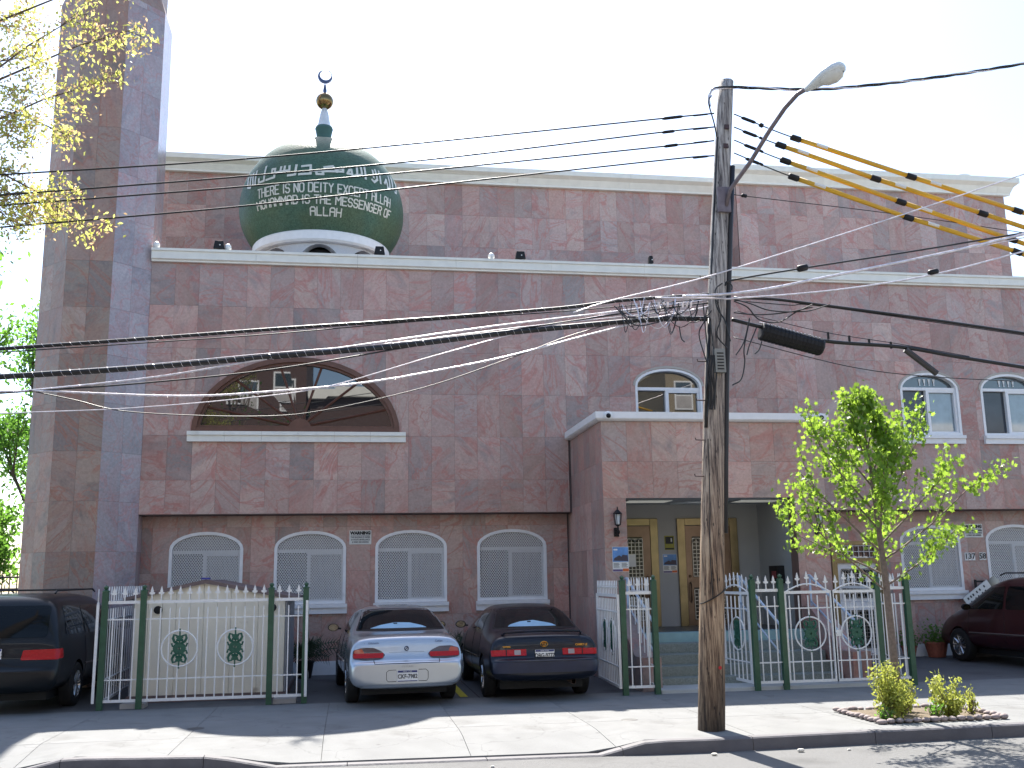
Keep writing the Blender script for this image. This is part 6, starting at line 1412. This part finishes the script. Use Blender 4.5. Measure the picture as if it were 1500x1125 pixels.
# twisted service cable to the upper right
c = cr([at(1040, 155, 11.85), at(1040, 138, 11.85), at(1062, 128, 11.8), at(1180, 131, 11.8), at(1262, 126, 11.6), at(1380, 112, 11.4), at(1500, 93, 11.2), at(1620, 70, 11)], 26)
t = thing('twisted_cable', 'twisted black and bright service cable running from the pole top to the upper right', 'cable', c[0])
for j, mt in enumerate((WIRE, WIREB, WIRE)):
    tot = 0; q = []; pr = c[0]
    for p in c: tot += (p-pr).length; pr = p; ph = tot*7+j*2*pi/3; q.append(p+Vector((0, cos(ph), sin(ph)))*.013)
    b = MB(); b.tube(q, .010, 5); b.build('strand', mt, t, smooth=True)
b = MB(); b.tube(cr([at(1042, 140, 11.8), at(1038, 150, 11.75), at(1046, 180, 11.75), at(1050, 200, 11.78)]), .01, 5); b.build('down_lead', WIRE, t)
wire([(0, 511), (200, 497), (400, 482), (580, 470), (813, 452), (913, 440), (1042, 431)], .022, 'upper thick black cable running left from the cable tangle', extL=14, lash=True)
wire([(0, 516), (200, 503), (400, 489), (620, 470), (813, 457), (930, 447), (1042, 437)], .007, 'thin wire just below the upper thick cable left of the pole', extL=14)
wire([(0, 552), (200, 539), (400, 522), (580, 507), (747, 487), (957, 468), (1044, 467)], .034, 'thickest black cable crossing above the half-round window', extL=14, lash=True)
wire([(0, 549), (200, 535), (400, 517), (580, 502), (747, 481), (950, 460), (1044, 452)], .006, 'bright support strand just above the thickest cable', WIREB, extL=14)
wire([(0, 574), (43, 572), (230, 552), (400, 524), (580, 498), (730, 477), (913, 455), (1044, 438)], .012, 'bright lashed cable rising from the left edge to the tangle', WIREB, extL=14, lash=True)
wire([(0, 576), (43, 573), (210, 561), (400, 541), (600, 508), (760, 482), (913, 459), (1044, 443)], .010, 'thin black cable under the bright lashed cable', extL=14)
wire([(43, 572), (264, 580), (402, 573), (538, 560), (650, 541), (747, 521), (860, 491), (957, 467), (1044, 448)], .012, 'sagging bright cable that crosses the half-round window', WIREB, lash=True)
wire([(43, 572), (110, 586), (180, 602), (300, 609), (405, 609), (474, 601), (560, 583), (650, 559), (760, 520), (850, 487), (990, 450)], .006, 'thin drop wire that dips lowest across the half-round window')
wire([(0, 606), (43, 604), (187, 598), (352, 584), (480, 566), (640, 520), (800, 478), (990, 443)], .006, 'thin bright wire starting lowest at the left edge', WIREB, extL=6)
wire([(840, 458), (893, 441), (1000, 415), (1080, 392), (1290, 325), (1500, 255)], .007, 'thin bright wire rising steeply from the tangle to the right edge', WIREB, Y=11.7, extR=4)
wire([(1000, 434), (1050, 432), (1120, 424), (1200, 408), (1367, 374), (1500, 343)], .014, 'thick bright cable from the pole rising to the right edge', WIREB, Y=11.65, extR=4, lash=True)
wire([(960, 436), (1050, 437), (1078, 437), (1223, 425), (1368, 402), (1500, 368)], .009, 'bright wire with a black clamp, lowest of those rising to the right', WIREB, Y=11.7, extR=4)
w = wire([(1062, 418), (1075, 410), (1175, 393), (1343, 367), (1500, 341)], .012, 'black cable with a box insulator rising to the right edge', Y=11.75, extR=4)
sleeve(w, 1168, 394, 1183, 391, .045, Y=11.75, name='insulator_box'); w = bpy.data.objects[w.name]; sleeve(w, 1360, 400, 1374, 397, .04, Y=11.7, name='cable_clamp')
wire([(1078, 430), (1190, 410), (1340, 380), (1500, 348)], .006, 'thin bright wire between the thick rising cables', WIREB, Y=11.7, extR=4)
w = wire([(1078, 285), (1090, 287), (1300, 312), (1473, 337), (1500, 341)], .006, 'thin guy wire from the lamp bracket across the roof wall', Y=11.9, extR=3); sleeve(w, 1086, 286, 1094, 287.5, .025)
wire([(1075, 436), (1130, 438), (1190, 445), (1335, 464), (1500, 488)], .020, 'upper thick black cable descending right from the pole', extR=5)
wire([(1075, 440), (1120, 444), (1160, 447), (1190, 447), (1335, 467), (1500, 491)], .007, 'thin wire beside the upper thick cable right of the pole', extR=5)
w = wire([(1072, 468), (1116, 479), (1206, 499), (1318, 508), (1400, 522), (1500, 538)], .026, 'lower thick black cable carrying the splice case, right of the pole', extR=5)
a, c = at(1114, 485, 11.9), at(1204, 509, 11.9); d = (c-a).normalized(); b = MB(); b.tube([a, a+d*.01, c-d*.02, c], [.09, .115, .115, .10], 14); cs = b.build('splice_case', BLACK, w, smooth=False)
for k in range(16): p = a.lerp(c, .05+.9*k/15); b = MB(); b.tube([p-d*.006, p+d*.006], .12, 14); b.build('case_rib', BLACK, cs)
b = MB(); b.tube([a+Vector((0, 0, .115)), c+Vector((0, 0, .115))], .012, 6); b.build('case_clip', WIREB, cs)
b = MB(); b.tube([at(1326, 512, 11.9), at(1372, 547, 11.9)], .042, 8); b.build('hanging_closure', pm('weathered_black', (.05, .045, .045), .6), w)
for x, y in ((1213, 490), (1244, 495), (1273, 500), (1305, 504)): b = MB(); p = at(x, y, 11.9); b.box(p.x-.012, p.x+.012, p.y-.01, p.y+.01, p.z-.06, p.z+.03); b.build('cable_hanger', BLACK, w)
wire([(1078, 455), (1120, 466), (1210, 487), (1318, 504), (1420, 522)], .005, 'support strand above the splice case')
wire([(1074, 494), (1240, 536), (1355, 551), (1500, 559)], .006, 'thinnest wire crossing just above the upper right windows', extR=5)
# coils and drop loops at the pole
tg = thing('cable_tangle', 'tangle of looping drop wires hanging at the left of the pole', 'cables', at(970, 450, 11.9)); rnd = random.Random(9)
for i in range(20):
    x0 = rnd.uniform(905, 1020); x1 = x0+rnd.uniform(15, 60); y0 = rnd.uniform(437, 452); d = rnd.uniform(12, 45)
    b = MB(); b.tube(cr([at(x0, y0, 11.85), at(x0+6, y0+d*.6, 11.8), at((x0+x1)/2, y0+d, 11.78), at(x1-4, y0+d*.55, 11.82), at(min(x1, 1045), y0-2, 11.87)], 5), .0055, 4); b.build('wire_loop', WIRE if i % 4 else WIREB, tg)
for x in (965, 972, 978, 1000, 1006, 1012): b = MB(); b.tube([at(x, 443, 11.83), at(x, 450, 11.83)], [.02, .014], 6); b.build('wire_clamp', WIREB, tg)
for P in ([(900, 448), (930, 476), (965, 472)], [(995, 478), (998, 495), (1003, 501)], [(1030, 445), (1035, 500), (1040, 560), (1036, 610)], [(1036, 450), (1032, 470), (1024, 490), (1035, 530)], [(1040, 470), (1045, 520), (1034, 575), (1044, 600)]):
    b = MB(); b.tube(cr([at(x, y, 11.74) for x, y in P], 5), .008, 4); b.build('wire_loop', WIRE, tg)
tg2 = thing('cable_tangle', 'looping cables hanging at the right of the pole beside the splice case', 'cables', at(1120, 450, 11.9))
for P in ([(1075, 438), (1100, 445), (1130, 455), (1180, 456), (1215, 446)], [(1075, 441), (1095, 450), (1112, 468), (1140, 472), (1165, 458), (1190, 446)], [(1075, 458), (1110, 461), (1150, 458), (1190, 450)], [(1098, 466), (1090, 500), (1078, 520)], [(1098, 468), (1090, 510), (1091, 530), (1086, 555), (1073, 564)], [(1108, 480), (1098, 505), (1094, 520)], [(1116, 500), (1112, 512), (1106, 518)], [(1058, 415), (1048, 425), (1050, 450), (1062, 470), (1070, 500)], [(1050, 440), (1056, 465), (1050, 490), (1065, 510)], [(1064, 412), (1072, 418), (1072, 425)]):
    b = MB(); b.tube(cr([at(x, y, 11.72) for x, y in P], 5), .009, 5); b.build('wire_loop', WIRE, tg2)
b = MB()
for dx in range(5):
    pts = [(1040+dx*2.5, 520), (1038+dx*2.8, 545), (1041+dx*2, 575), (1038+dx*2, 600)]; b.tube(cr([at(x+rnd.uniform(-2, 2), y, 11.71) for x, y in pts], 4), .010, 5)
b.build('riser_bundle', WIRE, tg, recalc=False)

# ------------------------------------------------------------------ the far side of the street (seen in the window reflections)
def house(x0, x1, y, h, mat, lab, grp='buildings across the street'):
    t = thing('apartment_house', lab, 'building', ((x0+x1)/2, y, 0), grp); MB().box(x0, x1, y-9, y, 0, h).build('wall', mat, t); MB().box(x0-.1, x1+.1, y-9, y+.35, h, h+.5).build('cornice', CREAM, t)
    n = int((x1-x0)/1.7); 
    for i in range(n):
        for j in range(int(h/3.1)):
            cx = x0+(i+.5)*(x1-x0)/n; z = 1.1+j*3.1; f = MB().box(cx-.5, cx+.5, y+.001, y+.06, z, z+1.55).build('window', WHITE, t); MB().box(cx-.42, cx+.42, y+.061, y+.07, z+.08, z+.73).build('pane', CURT, f); MB().box(cx-.42, cx+.42, y+.061, y+.07, z+.81, z+1.47).build('pane', GLASSB, f)
house(-20, -8.5, -9, 14.0, BRICK, 'red brick apartment house across the street at the left'); house(-8.3, -2.2, -9.3, 14.6, BRICK, 'tall red brick apartment house behind the camera'); house(-2.0, 5.0, -9.3, 11.0, BRICK, 'lower red brick house directly behind the camera')
house(5.2, 15.5, -9.5, 9.5, BUFF, 'low buff brick house across the street'); house(16.4, 24, -9.5, 12.8, BUFF, 'buff brick apartment house across the street'); house(24.6, 40, -10, 9.3, BRICK, 'low red brick apartment house across the street at the right')
for (x, y, s, lab) in ((-4.8, -5.5, 31, 'street tree on the near side of the road, left of the camera'), (7.0, -5, 32, 'street tree on the near side of the road, right of the camera')):
    rnd = random.Random(s); tubes = []; tips = []; B = Vector((x, y, 0)); grow(rnd, B, Vector((0, 0, 1)), 6.5, .2, 3, tubes, tips, bend=.12, up=.3, kids=(3, 4), spread=.6, shrink=.5, tip_from=1)
    make_tree('roadside_tree', lab, 'tree', B, tubes, tips, BARK, [('foliage', LEAF_B, 1, .16, .3, False)], rnd, 'trees on the near side')

rnd = random.Random(3)
for i_, (x, y, sz_, lab) in enumerate(((3.96, 11.05, .028, 'pale pebble in the gutter left of the pole foot'), (4.95, 11.02, .035, 'larger pale stone in the gutter right of the pole foot'), (5.5, 10.98, .018, 'tiny pale pebble in the gutter, right of the larger stone'), (1.5, 10.95, .02, 'small pale pebble in the gutter in front of the driveway'), (.2, 11.1, .02, 'small pale pebble in the gutter near the left driveway'))):
    b = MB(); b.lathe([(sz_*sin(radians(a))*rnd.uniform(.8, 1.1), sz_*.7*(1-cos(radians(a)))) for a in range(0, 181, 36)], (0, 0, 0), 7); o = b.build('pebble', pm('pale_pebble', (.6, .57, .5), .8)); o.location = (x, y, RZ); o.scale = (1.4, 1, .8); tag(o, lab, 'pebble', 'pebbles in the gutter')
